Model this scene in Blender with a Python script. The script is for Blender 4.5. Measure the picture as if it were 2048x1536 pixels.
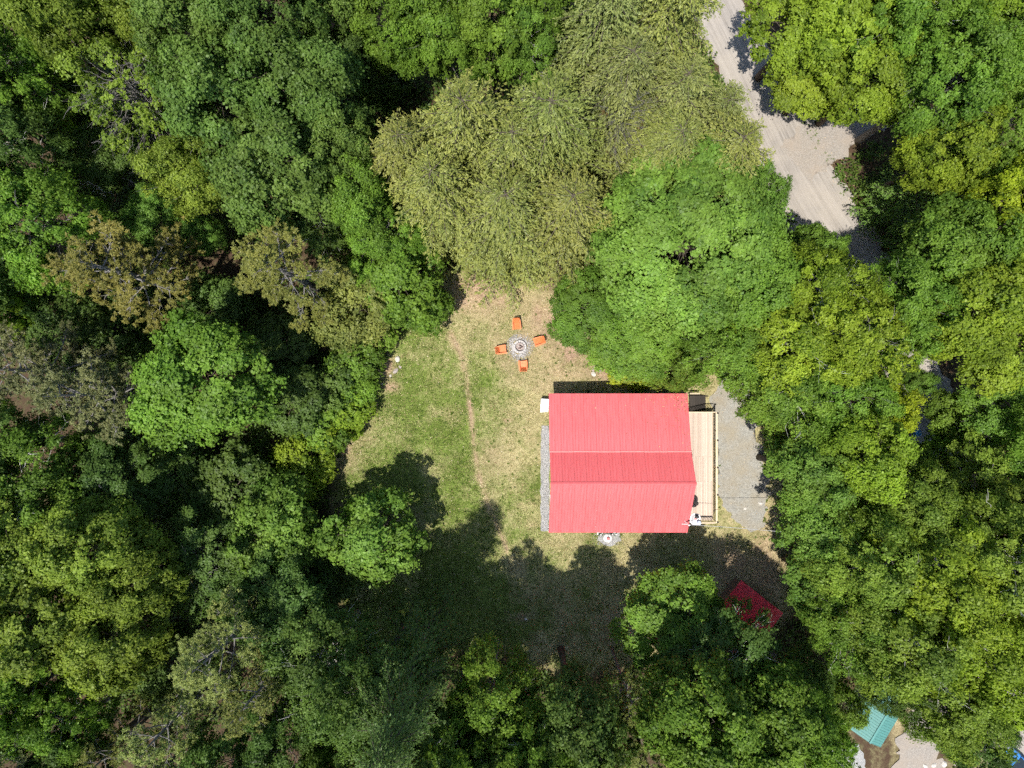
import bpy, math, random
import numpy as np
from mathutils import Vector, Matrix

# ------------------------------------------------------------------ clear
for o in list(bpy.data.objects):
    bpy.data.objects.remove(o, do_unlink=True)
scene = bpy.context.scene
COL = scene.collection
R = math.radians
H = 60.0            # camera height above the yard
F = 1409.0          # focal length in photo pixels (2048 wide)

# ------------------------------------------------------------------ camera
cam_d = bpy.data.cameras.new('camera')
cam = bpy.data.objects.new('camera', cam_d)
COL.objects.link(cam)
cam.location = (0, 0, H)
cam_d.sensor_width = 36.0
cam_d.lens = F / 2048 * 36.0
cam_d.clip_end = 1500
scene.camera = cam

# ------------------------------------------------------------------ sky, sun, exposure
SUN_TRAVEL = Vector((0.19, 0.34, -1.0)).normalized()
SUN_EL = math.asin(-SUN_TRAVEL.z)
SUN_AZ = math.atan2(-SUN_TRAVEL.x, -SUN_TRAVEL.y)
world = bpy.data.worlds.new('World')
scene.world = world
world.use_nodes = True
wn = world.node_tree.nodes
wl = world.node_tree.links
wn.clear()
sky = wn.new('ShaderNodeTexSky')
sky.sky_type = 'NISHITA'
sky.sun_disc = False
sky.sun_elevation = SUN_EL
sky.sun_rotation = SUN_AZ
bgd = wn.new('ShaderNodeBackground')
bgd.inputs['Strength'].default_value = 0.12
wo = wn.new('ShaderNodeOutputWorld')
wl.new(sky.outputs[0], bgd.inputs['Color'])
wl.new(bgd.outputs[0], wo.inputs['Surface'])
sun_d = bpy.data.lights.new('sun', 'SUN')
sun_d.energy = 4.6
sun_d.angle = R(0.53)
sun_d.color = (1.0, 0.96, 0.90)
sun = bpy.data.objects.new('sun', sun_d)
COL.objects.link(sun)
sun.rotation_euler = SUN_TRAVEL.to_track_quat('-Z', 'Y').to_euler()
sun.location = (-20, -34, 90)
vs = scene.view_settings
vs.view_transform = 'Standard'
vs.look = 'None'
vs.gamma = 1.0
vs.exposure = 0.50
vs.use_curve_mapping = False
cy = scene.cycles
cy.use_denoising = False
cy.use_adaptive_sampling = True
cy.adaptive_threshold = 0.05
cy.adaptive_min_samples = 24
cy.max_bounces = 3
cy.diffuse_bounces = 2
cy.glossy_bounces = 2
cy.transmission_bounces = 2
cy.transparent_max_bounces = 4
cy.caustics_reflective = False
cy.caustics_refractive = False

# ------------------------------------------------------------------ small helpers
def hash2(ix, iy, seed):
    n = (ix.astype(np.int64) * 374761393 + iy.astype(np.int64) * 668265263 + seed * 974711) & 0x7fffffff
    n = ((n ^ (n >> 13)) * 1274126177) & 0x7fffffff
    n = n ^ (n >> 16)
    return (n & 0xffff) / 65535.0

def vnoise(x, y, scale, seed=0):
    x = np.asarray(x, float) / scale + 1000.0
    y = np.asarray(y, float) / scale + 1000.0
    ix, iy = np.floor(x), np.floor(y)
    fx, fy = x - ix, y - iy
    fx = fx * fx * (3 - 2 * fx); fy = fy * fy * (3 - 2 * fy)
    ix = ix.astype(np.int64); iy = iy.astype(np.int64)
    a = hash2(ix, iy, seed); b = hash2(ix + 1, iy, seed)
    c = hash2(ix, iy + 1, seed); d = hash2(ix + 1, iy + 1, seed)
    return (a * (1 - fx) + b * fx) * (1 - fy) + (c * (1 - fx) + d * fx) * fy

def tz(x, y):
    """terrain height"""
    x = np.asarray(x, float); y = np.asarray(y, float)
    z = 0.18 * np.sin(x * 0.31 + 1.0) * np.cos(y * 0.27) * np.clip((np.hypot(x - 8, y + 6) - 9) / 8, 0, 1)
    z = z - 0.95 * np.exp(-(((x - 13.5) / 5.5) ** 2 + ((y - 2.2) / 2.6) ** 2))
    z = z - 0.30 * np.exp(-(((x - 19) / 4.0) ** 2 + ((y + 6) / 7.0) ** 2))
    return z

def G(px, py, z=0.0):
    """photo pixel at height z -> world x, y"""
    m = (H - z) / F
    return (px - 1024) * m, (768 - py) * m

def GZ(px, py):
    x, y = G(px, py)
    z = float(tz(x, y))
    x, y = G(px, py, z)
    return x, y, z

def npmesh(name, V, Fc, tint=None, dry=None, smooth=False, uv=None):
    V = np.asarray(V, np.float32); Fc = np.asarray(Fc, np.int32)
    n, k = Fc.shape
    me = bpy.data.meshes.new(name)
    me.vertices.add(len(V)); me.vertices.foreach_set('co', V.ravel())
    me.loops.add(n * k); me.loops.foreach_set('vertex_index', Fc.ravel())
    me.polygons.add(n)
    me.polygons.foreach_set('loop_start', np.arange(0, n * k, k, dtype=np.int32))
    try:
        me.polygons.foreach_set('loop_total', np.full(n, k, np.int32))
    except Exception:
        pass
    if smooth:
        me.polygons.foreach_set('use_smooth', np.ones(n, bool))
    for nm, arr in (('tint', tint), ('dry', dry)):
        if arr is not None:
            a = me.attributes.new(nm, 'FLOAT', 'FACE')
            a.data.foreach_set('value', np.asarray(arr, np.float32))
    if uv is not None:
        l = me.uv_layers.new(name='UVMap')
        l.data.foreach_set('uv', np.asarray(uv, np.float32)[Fc.ravel()].ravel())
    me.update(calc_edges=True)
    return me

def link(name, me, mat=None, parent=None, loc=None, rot=None, scale=None):
    o = bpy.data.objects.new(name, me)
    COL.objects.link(o)
    if mat is not None and me is not None and len(me.materials) == 0:
        me.materials.append(mat)
    if parent is not None:
        o.parent = parent
    if loc is not None:
        o.location = loc
    if rot is not None:
        o.rotation_euler = rot
    if scale is not None:
        o.scale = scale
    return o

def tag(o, label=None, cat=None, group=None, kind=None):
    if label: o['label'] = label
    if cat: o['category'] = cat
    if group: o['group'] = group
    if kind: o['kind'] = kind
    return o

def empty(name, loc=(0, 0, 0), rz=0.0):
    o = bpy.data.objects.new(name, None)
    o.empty_display_size = 0.3
    COL.objects.link(o)
    o.location = loc
    o.rotation_euler = (0, 0, rz)
    return o

class MB:
    """collects shapes in plain lists, builds one mesh object"""
    def __init__(s):
        s.v = []; s.f = []
    def add(s, verts, faces):
        b = len(s.v)
        s.v += [tuple(p) for p in verts]
        s.f += [tuple(b + i for i in f) for f in faces]
        return s
    def box(s, c, d, rz=0.0, M=None):
        x, y, z = d[0] / 2, d[1] / 2, d[2] / 2
        P = [Vector((sx * x, sy * y, sz * z)) for sz in (-1, 1) for sy in (-1, 1) for sx in (-1, 1)]
        T = Matrix.Translation(Vector(c)) @ (M if M is not None else Matrix.Rotation(rz, 4, 'Z'))
        return s.add([T @ p for p in P], [(0, 2, 3, 1), (4, 5, 7, 6), (0, 1, 5, 4), (2, 6, 7, 3), (0, 4, 6, 2), (1, 3, 7, 5)])
    def beam(s, a, b, w, h):
        a = Vector(a); b = Vector(b); d = b - a
        q = d.to_track_quat('X', 'Z').to_matrix().to_4x4()
        return s.box((a + b) / 2, (d.length, w, h), M=q)
    def tube(s, pts, rad, n=8, caps=True):
        pts = [Vector(p) for p in pts]
        rad = rad if isinstance(rad, (list, tuple)) else [rad] * len(pts)
        V = []
        for i, p in enumerate(pts):
            d = (pts[min(i + 1, len(pts) - 1)] - pts[max(i - 1, 0)]).normalized()
            u = d.orthogonal().normalized() if i == 0 else (u - d * u.dot(d)).normalized()
            w = d.cross(u)
            V += [p + (u * math.cos(2 * math.pi * k / n) + w * math.sin(2 * math.pi * k / n)) * rad[i] for k in range(n)]
        Fc = []
        for i in range(len(pts) - 1):
            for k in range(n):
                a = i * n + k; b = i * n + (k + 1) % n
                Fc.append((a, b, b + n, a + n))
        if caps:
            Fc.append(tuple(range(n - 1, -1, -1)))
            Fc.append(tuple((len(pts) - 1) * n + k for k in range(n)))
        return s.add(V, Fc)
    def lathe(s, prof, n=24, c=(0, 0, 0)):
        V = []
        for r, z in prof:
            V += [(c[0] + r * math.cos(2 * math.pi * k / n), c[1] + r * math.sin(2 * math.pi * k / n), c[2] + z) for k in range(n)]
        Fc = []
        for i in range(len(prof) - 1):
            for k in range(n):
                a = i * n + k; b = i * n + (k + 1) % n
                Fc.append((a, b, b + n, a + n))
        return s.add(V, Fc)
    def prism(s, poly, axis_from, axis_to, axis='x'):
        n = len(poly)
        def P(q, t):
            return (t, q[0], q[1]) if axis == 'x' else ((q[0], t, q[1]) if axis == 'y' else (q[0], q[1], t))
        V = [P(q, axis_from) for q in poly] + [P(q, axis_to) for q in poly]
        Fc = [tuple(range(n - 1, -1, -1)), tuple(n + i for i in range(n))]
        Fc += [(i, (i + 1) % n, n + (i + 1) % n, n + i) for i in range(n)]
        return s.add(V, Fc)
    def mesh(s, name, smooth=False):
        me = bpy.data.meshes.new(name)
        me.from_pydata(s.v, [], s.f)
        if smooth:
            me.polygons.foreach_set('use_smooth', np.ones(len(me.polygons), bool))
        me.update()
        return me
    def build(s, name, mat, parent=None, smooth=False, loc=None, rot=None):
        me = s.mesh(name, smooth)
        bm_fix(me)
        return link(name, me, mat, parent, loc, rot)

import bmesh
def bm_fix(me, bevel=0.0):
    bm = bmesh.new(); bm.from_mesh(me)
    bmesh.ops.recalc_face_normals(bm, faces=bm.faces)
    if bevel > 0:
        bmesh.ops.bevel(bm, geom=list(bm.edges), offset=bevel, segments=1, affect='EDGES')
    bm.to_mesh(me); bm.free()

# ------------------------------------------------------------------ materials
class NT:
    def __init__(s, name):
        s.m = bpy.data.materials.new(name); s.m.use_nodes = True
        s.t = s.m.node_tree; s.t.nodes.clear()
        s.out = s.n('ShaderNodeOutputMaterial')
    def n(s, typ, **kw):
        nd = s.t.nodes.new(typ)
        for k, v in kw.items():
            setattr(nd, k, v)
        return nd
    def l(s, a, b):
        s.t.links.new(a, b)
    def setv(s, sock, v):
        if hasattr(v, 'is_output'):
            s.l(v, sock)
        else:
            if isinstance(v, tuple) and len(v) == 3:
                v = (*v, 1.0) if sock.type == 'RGBA' else v
            sock.default_value = v
    def coord(s, which='Object'):
        return s.n('ShaderNodeTexCoord').outputs[which]
    def noise(s, scale, detail=3, rough=0.55, vec=None, dist=0.0):
        nd = s.n('ShaderNodeTexNoise')
        nd.inputs['Scale'].default_value = scale
        nd.inputs['Detail'].default_value = detail
        nd.inputs['Roughness'].default_value = rough
        nd.inputs['Distortion'].default_value = dist
        if vec is not None: s.l(vec, nd.inputs['Vector'])
        return nd.outputs['Fac']
    def voro(s, scale, vec=None, out='Color'):
        nd = s.n('ShaderNodeTexVoronoi')
        nd.inputs['Scale'].default_value = scale
        if vec is not None: s.l(vec, nd.inputs['Vector'])
        return nd.outputs[out]
    def ramp(s, fac, stops):
        nd = s.n('ShaderNodeValToRGB')
        els = nd.color_ramp.elements
        while len(els) < len(stops): els.new(0.5)
        for e, (p, c) in zip(els, stops):
            e.position = p; e.color = (*c, 1.0) if len(c) == 3 else c
        s.l(fac, nd.inputs[0])
        return nd.outputs[0]
    def mix(s, fac, a, b, blend='MIX'):
        nd = s.n('ShaderNodeMix', data_type='RGBA', blend_type=blend)
        s.setv(nd.inputs[0], fac); s.setv(nd.inputs[6], a); s.setv(nd.inputs[7], b)
        return nd.outputs[2]
    def math(s, op, a, b=None, clamp=False):
        nd = s.n('ShaderNodeMath', operation=op, use_clamp=clamp)
        s.setv(nd.inputs[0], a)
        if b is not None: s.setv(nd.inputs[1], b)
        return nd.outputs[0]
    def maprange(s, v, a, b, c=0.0, d=1.0):
        nd = s.n('ShaderNodeMapRange')
        s.l(v, nd.inputs[0])
        for i, q in enumerate((a, b, c, d)): nd.inputs[i + 1].default_value = q
        return nd.outputs[0]
    def attr(s, name, out='Fac'):
        return s.n('ShaderNodeAttribute', attribute_name=name).outputs[out]
    def mapping(s, vec, scale=(1, 1, 1), rot=(0, 0, 0)):
        nd = s.n('ShaderNodeMapping')
        s.l(vec, nd.inputs['Vector'])
        nd.inputs['Scale'].default_value = scale
        nd.inputs['Rotation'].default_value = rot
        return nd.outputs[0]
    def bump(s, h, strength=0.3, dist=0.02):
        nd = s.n('ShaderNodeBump')
        nd.inputs['Strength'].default_value = strength
        nd.inputs['Distance'].default_value = dist
        s.l(h, nd.inputs['Height'])
        return nd.outputs[0]
    def principled(s, color, rough=0.6, spec=0.3, metal=0.0, normal=None, coat=0.0):
        p = s.n('ShaderNodeBsdfPrincipled')
        s.setv(p.inputs['Base Color'], color)
        s.setv(p.inputs['Roughness'], rough)
        p.inputs['Specular IOR Level'].default_value = spec
        p.inputs['Metallic'].default_value = metal
        p.inputs['Coat Weight'].default_value = coat
        if normal is not None: s.l(normal, p.inputs['Normal'])
        return p.outputs[0]
    def done(s, sh):
        s.l(sh, s.out.inputs['Surface'])
        return s.m

def plain(name, col, rough=0.6, spec=0.3, metal=0.0, var=0.12, scale=6.0, bump=0.0, coat=0.0):
    t = NT(name)
    co = t.coord('Object')
    n1 = t.noise(scale, 4, 0.6, co)
    c = t.mix(t.maprange(n1, 0.3, 0.7), tuple(x * (1 - var) for x in col), tuple(min(1, x * (1 + var)) for x in col))
    nm = t.bump(t.noise(scale * 6, 3, 0.6, co), bump, 0.01) if bump else None
    return t.done(t.principled(c, rough, spec, metal, nm, coat))

def leaf_material(name, hue_yellow, trans=0.32, rough=0.5, spec=0.25):
    t = NT(name)
    oi = t.n('ShaderNodeObjectInfo')
    tint = t.attr('tint')
    base = oi.outputs['Color']
    dark = t.mix(1.0, base, (0.38, 0.48, 0.40), 'MULTIPLY')
    lite = t.mix(1.0, base, hue_yellow, 'MULTIPLY')
    c = t.mix(tint, dark, lite)
    # broad patchiness over the crown
    pos = t.n('ShaderNodeNewGeometry').outputs['Position']
    pn = t.noise(0.35, 2, 0.5, pos)
    c = t.mix(t.maprange(pn, 0.35, 0.65, 0.0, 0.22), c, (0.14, 0.15, 0.02))
    p = t.principled(c, rough, spec)
    tr = t.n('ShaderNodeBsdfTranslucent')
    t.setv(tr.inputs['Color'], t.mix(1.0, c, (1.25, 1.35, 0.55), 'MULTIPLY'))
    mx = t.n('ShaderNodeMixShader')
    mx.inputs[0].default_value = trans
    t.l(p, mx.inputs[1]); t.l(tr.outputs[0], mx.inputs[2])
    return t.done(mx.outputs[0])

M = {}
M['leaf'] = leaf_material('broad_leaf', (2.0, 1.75, 1.35), trans=0.44, rough=0.48, spec=0.24)
M['needle'] = leaf_material('needle', (1.75, 1.6, 1.4), trans=0.28, rough=0.5, spec=0.3)

def bark(name, a, b):
    t = NT(name)
    co = t.mapping(t.coord('Object'), (6, 6, 1.2))
    n1 = t.noise(2.5, 5, 0.65, co)
    return t.done(t.principled(t.mix(t.maprange(n1, 0.35, 0.65), a, b), 0.85, 0.15, normal=t.bump(n1, 0.6, 0.03)))
M['bark'] = bark('bark', (0.055, 0.042, 0.032), (0.15, 0.125, 0.10))
M['bark_grey'] = bark('bark_grey', (0.11, 0.10, 0.09), (0.27, 0.255, 0.235))
M['bark_white'] = bark('bark_birch', (0.35, 0.33, 0.30), (0.75, 0.73, 0.68))

def ground_material():
    t = NT('ground')
    co = t.coord('Object')
    fine = t.noise(26, 4, 0.7, co)
    vfine = t.voro(22, co)
    mid = t.noise(2.2, 5, 0.65, co)
    big = t.noise(0.35, 3, 0.5, co)
    litter = t.mix(t.maprange(fine, 0.32, 0.68), (0.035, 0.022, 0.014), (0.125, 0.080, 0.050))
    litter = t.mix(t.maprange(mid, 0.45, 0.7, 0, 0.6), litter, (0.035, 0.045, 0.016))
    sep = t.n('ShaderNodeSeparateColor'); t.l(vfine, sep.inputs[0])
    grain = sep.outputs[0]
    green = t.mix(grain, (0.065, 0.110, 0.016), (0.200, 0.270, 0.050))
    tan = t.mix(grain, (0.250, 0.205, 0.100), (0.53, 0.460, 0.250))
    dry = t.math('ADD', t.attr('dry_map'), t.maprange(mid, 0.3, 0.7, -0.40, 0.40), clamp=True)
    dry = t.math('ADD', dry, t.maprange(fine, 0.25, 0.75, -0.35, 0.35), clamp=True)
    lawn = t.mix(dry, green, tan)
    dirt = t.mix(grain, (0.23, 0.140, 0.092), (0.50, 0.350, 0.240))
    dm = t.math('ADD', t.attr('dirt_map'), t.maprange(fine, 0.3, 0.7, -0.25, 0.25), clamp=True)
    dm = t.math('MULTIPLY', dm, t.maprange(t.attr('dirt_map'), 0.0, 0.15))
    lawn = t.mix(dm, lawn, dirt)
    bright = t.maprange(big, 0.3, 0.7, 0.85, 1.1)
    lawn = t.mix(1.0, lawn, bright, 'MULTIPLY')
    # pale straw and leaf flecks
    v2 = t.n('ShaderNodeTexVoronoi'); v2.inputs['Scale'].default_value = 9.0; t.l(co, v2.inputs['Vector'])
    fl = t.maprange(v2.outputs['Distance'], 0.05, 0.14, 0.55, 0.0)
    lawn = t.mix(fl, lawn, (0.55, 0.47, 0.27))
    lm = t.math('ADD', t.attr('lawn_map'), t.maprange(mid, 0.3, 0.7, -0.3, 0.3), clamp=True)
    c = t.mix(lm, litter, lawn)
    nm = t.bump(t.math('ADD', fine, grain), 0.55, 0.03)
    return t.done(t.principled(c, 0.95, 0.1, normal=nm))
M['ground'] = ground_material()

def gravel_material(name, a, b, cc, scale=26, bump=0.6):
    t = NT(name)
    co = t.coord('Object')
    v = t.n('ShaderNodeTexVoronoi'); v.inputs['Scale'].default_value = scale
    t.l(co, v.inputs['Vector'])
    sep = t.n('ShaderNodeSeparateColor'); t.l(v.outputs['Color'], sep.inputs[0])
    c = t.mix(sep.outputs[0], a, b)
    n1 = t.noise(0.6, 5, 0.6, co)
    c = t.mix(t.maprange(n1, 0.42, 0.68, 0, 0.75), c, cc)
    n2 = t.noise(14, 4, 0.7, co)
    c = t.mix(t.maprange(n2, 0.3, 0.7, 0.0, 0.35), c, tuple(x * 0.55 for x in a))
    return t.done(t.principled(c, 0.92, 0.15, normal=t.bump(v.outputs['Distance'], bump, 0.03)))
M['gravel'] = gravel_material('gravel_grey', (0.24, 0.24, 0.235), (0.50, 0.49, 0.47), (0.36, 0.36, 0.36))
M['gravel_pale'] = gravel_material('gravel_pale', (0.34, 0.325, 0.30), (0.62, 0.60, 0.57), (0.5, 0.46, 0.42), 22)
M['driveway'] = gravel_material('driveway_gravel', (0.235, 0.225, 0.195), (0.41, 0.395, 0.345), (0.33, 0.28, 0.195), 16, 0.5)

def road_material():
    t = NT('dirt_road')
    uv = t.n('ShaderNodeUVMap').outputs[0]
    co = t.coord('Object')
    st = t.noise(1.0, 5, 0.65, t.mapping(uv, (0.05, 2.4, 1)), 0.35)
    st2 = t.noise(1.0, 4, 0.7, t.mapping(uv, (0.16, 9.0, 1)), 0.2)
    blot = t.noise(0.35, 5, 0.6, co)
    grit = t.noise(18, 3, 0.7, co)
    c = t.mix(t.maprange(st, 0.32, 0.66), (0.165, 0.148, 0.13), (0.385, 0.35, 0.31))
    c = t.mix(t.maprange(st2, 0.40, 0.62, 0, 0.40), c, (0.46, 0.42, 0.375))
    c = t.mix(t.maprange(blot, 0.40, 0.62, 0.0, 0.55), c, (0.43, 0.38, 0.32))
    c = t.mix(t.maprange(grit, 0.3, 0.7, 0, 0.35), c, (0.25, 0.22, 0.185))
    return t.done(t.principled(c, 0.95, 0.1, normal=t.bump(t.math('ADD', st, grit), 0.4, 0.05)))
M['road'] = road_material()
M['sand'] = gravel_material('sandy_ground', (0.25, 0.222, 0.19), (0.41, 0.37, 0.32), (0.37, 0.305, 0.24), 20, 0.4)

def roof_material(name, col, streak):
    t = NT(name)
    co = t.coord('Object')
    oi = t.n('ShaderNodeObjectInfo')
    n1 = t.noise(1.0, 4, 0.6, t.mapping(co, (5.0, 0.5, 1)))
    c = t.mix(t.maprange(n1, 0.32, 0.68, 0, 0.9), col, tuple(min(1, a * b) for a, b in zip(col, streak)))
    c = t.mix(t.maprange(oi.outputs['Random'], 0, 1, 0, 0.12), c, tuple(x * 0.7 for x in col))
    n2 = t.noise(0.7, 5, 0.65, co)
    return t.done(t.principled(c, t.maprange(n2, 0.3, 0.7, 0.42, 0.60), 0.65))
M['red_roof'] = roof_material('red_metal_roof', (0.64, 0.108, 0.114), (1.08, 1.4, 1.4))
M['shed_roof'] = roof_material('crimson_metal_roof', (0.66, 0.014, 0.030), (1.05, 1.4, 1.3))
M['teal_roof'] = roof_material('teal_metal_roof', (0.075, 0.235, 0.21), (1.25, 1.15, 1.15))
M['flashing'] = plain('pink_flashing', (0.75, 0.30, 0.28), 0.5, 0.4)

def wood(name, a, b, along=(1, 12, 12), rough=0.8):
    t = NT(name)
    co = t.coord('Object')
    oi = t.n('ShaderNodeObjectInfo')
    g = t.noise(2.0, 5, 0.65, t.mapping(co, along))
    c = t.mix(t.maprange(g, 0.3, 0.7), a, b)
    c = t.mix(t.maprange(oi.outputs['Random'], 0, 1, 0, 0.6), c, tuple(x * 0.66 for x in a))
    return t.done(t.principled(c, rough, 0.2, normal=t.bump(g, 0.25, 0.01)))
M['deck'] = wood('deck_boards', (0.50, 0.395, 0.315), (0.67, 0.55, 0.455), (14, 0.8, 14))
M['rail'] = wood('rail_wood', (0.60, 0.49, 0.33), (0.76, 0.64, 0.46), (6, 6, 6))
M['shade_wood'] = wood('shade_dark_wood', (0.030, 0.026, 0.022), (0.075, 0.062, 0.05), (6, 6, 6))  # wood of the steps, cabin shade put into its dark colour
M['post_cap'] = plain('dark_post_cap', (0.05, 0.04, 0.035), 0.5)
M['siding'] = wood('cream_siding', (0.52, 0.47, 0.38), (0.60, 0.55, 0.46), (0.5, 0.5, 14))
M['white'] = plain('white_paint', (0.80, 0.80, 0.78), 0.5, 0.4, var=0.04)
M['glass'] = plain('window_glass', (0.03, 0.04, 0.05), 0.06, 0.6)
M['concrete'] = plain('concrete', (0.38, 0.37, 0.35), 0.9, 0.1, bump=0.3)
M['door'] = plain('door_paint', (0.25, 0.05, 0.05), 0.5)
M['orange'] = plain('orange_plastic', (0.72, 0.205, 0.070), 0.5, 0.35, var=0.18, scale=9)
M['block'] = plain('pale_concrete_block', (0.46, 0.43, 0.41), 0.9, 0.1, var=0.22, scale=9, bump=0.5)
M['ash'] = plain('ash', (0.40, 0.34, 0.31), 0.95, 0.05, var=0.5, scale=14, bump=0.8)
M['pinkrock'] = plain('pink_stone', (0.56, 0.37, 0.32), 0.9, 0.1, var=0.3, scale=5)
M['char'] = plain('charred_wood', (0.03, 0.026, 0.024), 0.9, 0.1)
M['steel'] = plain('dark_steel', (0.10, 0.09, 0.085), 0.6, 0.4, 0.6)
M['rock'] = plain('pale_rock', (0.56, 0.52, 0.46), 0.9, 0.1, var=0.25, scale=4, bump=0.6)
M['rock_grey'] = plain('grey_rock', (0.38, 0.33, 0.30), 0.9, 0.1, var=0.3, scale=4, bump=0.6)
M['tank'] = plain('tank_white', (0.82, 0.82, 0.80), 0.35, 0.5, var=0.03)
M['tank_cap'] = plain('tank_red_cap', (0.55, 0.17, 0.16), 0.5, 0.4)
M['grey_metal'] = plain('grey_metal', (0.48, 0.47, 0.47), 0.4, 0.5, 0.3, var=0.08)
M['black_plastic'] = plain('black_plastic', (0.02, 0.022, 0.025), 0.45, 0.4)
M['blue_white'] = plain('pale_blue_plastic', (0.62, 0.68, 0.80), 0.3, 0.5)
M['cable'] = plain('cable', (0.42, 0.43, 0.45), 0.5, 0.4)
M['car_paint'] = plain('blue_car_paint', (0.06, 0.26, 0.62), 0.25, 0.6, 0.2, var=0.05, coat=0.6)
M['tyre'] = plain('tyre_rubber', (0.02, 0.02, 0.02), 0.9, 0.1)
M['blue_tarp'] = plain('blue_plastic', (0.03, 0.28, 0.62), 0.4, 0.4, var=0.2)
M['shed_wall'] = wood('shed_siding', (0.16, 0.10, 0.075), (0.26, 0.17, 0.12), (10, 10, 1))
M['grey_wall'] = wood('grey_siding', (0.38, 0.39, 0.40), (0.5, 0.51, 0.52), (10, 10, 1))

_t = NT('dry_leaves')
M['litter'] = _t.done(_t.principled(_t.ramp(_t.attr('tint'), [(0.0, (0.13, 0.07, 0.04)), (0.45, (0.36, 0.24, 0.13)), (0.8, (0.60, 0.48, 0.28)), (1.0, (0.72, 0.62, 0.45))]), 0.8, 0.15))

def grass_material():
    t = NT('grass_blades')
    tint = t.attr('tint'); dry = t.attr('dry')
    g = t.mix(tint, (0.065, 0.115, 0.016), (0.23, 0.31, 0.055))
    d = t.mix(tint, (0.25, 0.20, 0.085), (0.66, 0.58, 0.31))
    c = t.mix(dry, g, d)
    p = t.principled(c, 0.7, 0.15)
    tr = t.n('ShaderNodeBsdfTranslucent'); t.l(c, tr.inputs['Color'])
    mx = t.n('ShaderNodeMixShader'); mx.inputs[0].default_value = 0.3
    t.l(p, mx.inputs[1]); t.l(tr.outputs[0], mx.inputs[2])
    return t.done(mx.outputs[0])
M['grass'] = grass_material()

# ------------------------------------------------------------------ polygon distance (for the ground maps)
def poly_sd(px, py, poly):
    """signed distance, positive inside (vectorised)"""
    P = np.asarray(poly, float)
    d2 = np.full(px.shape, 1e18); inside = np.zeros(px.shape, bool)
    n = len(P)
    for i in range(n):
        ax, ay = P[i]; bx, by = P[(i + 1) % n]
        ex, ey = bx - ax, by - ay
        wx, wy = px - ax, py - ay
        t_ = np.clip((wx * ex + wy * ey) / (ex * ex + ey * ey), 0, 1)
        d2 = np.minimum(d2, (wx - ex * t_) ** 2 + (wy - ey * t_) ** 2)
        c = ((ay > py) != (by > py)) & (px < ex * (py - ay) / (ey if ey else 1e-9) + ax)
        inside ^= c
    d = np.sqrt(d2)
    return np.where(inside, d, -d)

def line_d(px, py, pts):
    P = np.asarray(pts, float); d2 = np.full(px.shape, 1e18)
    for i in range(len(P) - 1):
        ax, ay = P[i]; ex, ey = P[i + 1] - P[i]
        wx, wy = px - ax, py - ay
        t_ = np.clip((wx * ex + wy * ey) / (ex * ex + ey * ey), 0, 1)
        d2 = np.minimum(d2, (wx - ex * t_) ** 2 + (wy - ey * t_) ** 2)
    return np.sqrt(d2)

LAWN = [(890, 540), (1000, 545), (1110, 575), (1150, 640), (1190, 690), (1320, 720), (1440, 750), (1500, 800), (1540, 880),
        (1575, 960), (1580, 1080), (1600, 1180), (1540, 1270), (1380, 1290), (1250, 1330), (1180, 1340), (1000, 1310), (860, 1300), (720, 1280),
        (670, 1170), (690, 1080), (660, 1000), (670, 920), (700, 870), (750, 780), (760, 700), (840, 650), (870, 600)]
LAWN2 = [(1700, 1560), (1740, 1500), (1830, 1380), (1900, 1370), (1960, 1440), (1960, 1560)]
PATH = [(902, 668), (920, 705), (934, 760), (941, 820), (948, 890), (958, 950), (974, 1005), (996, 1060), (1015, 1100)]

def photo_xy(x, y):
    return 1024 + x * F / H, 768 - y * F / H

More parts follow.
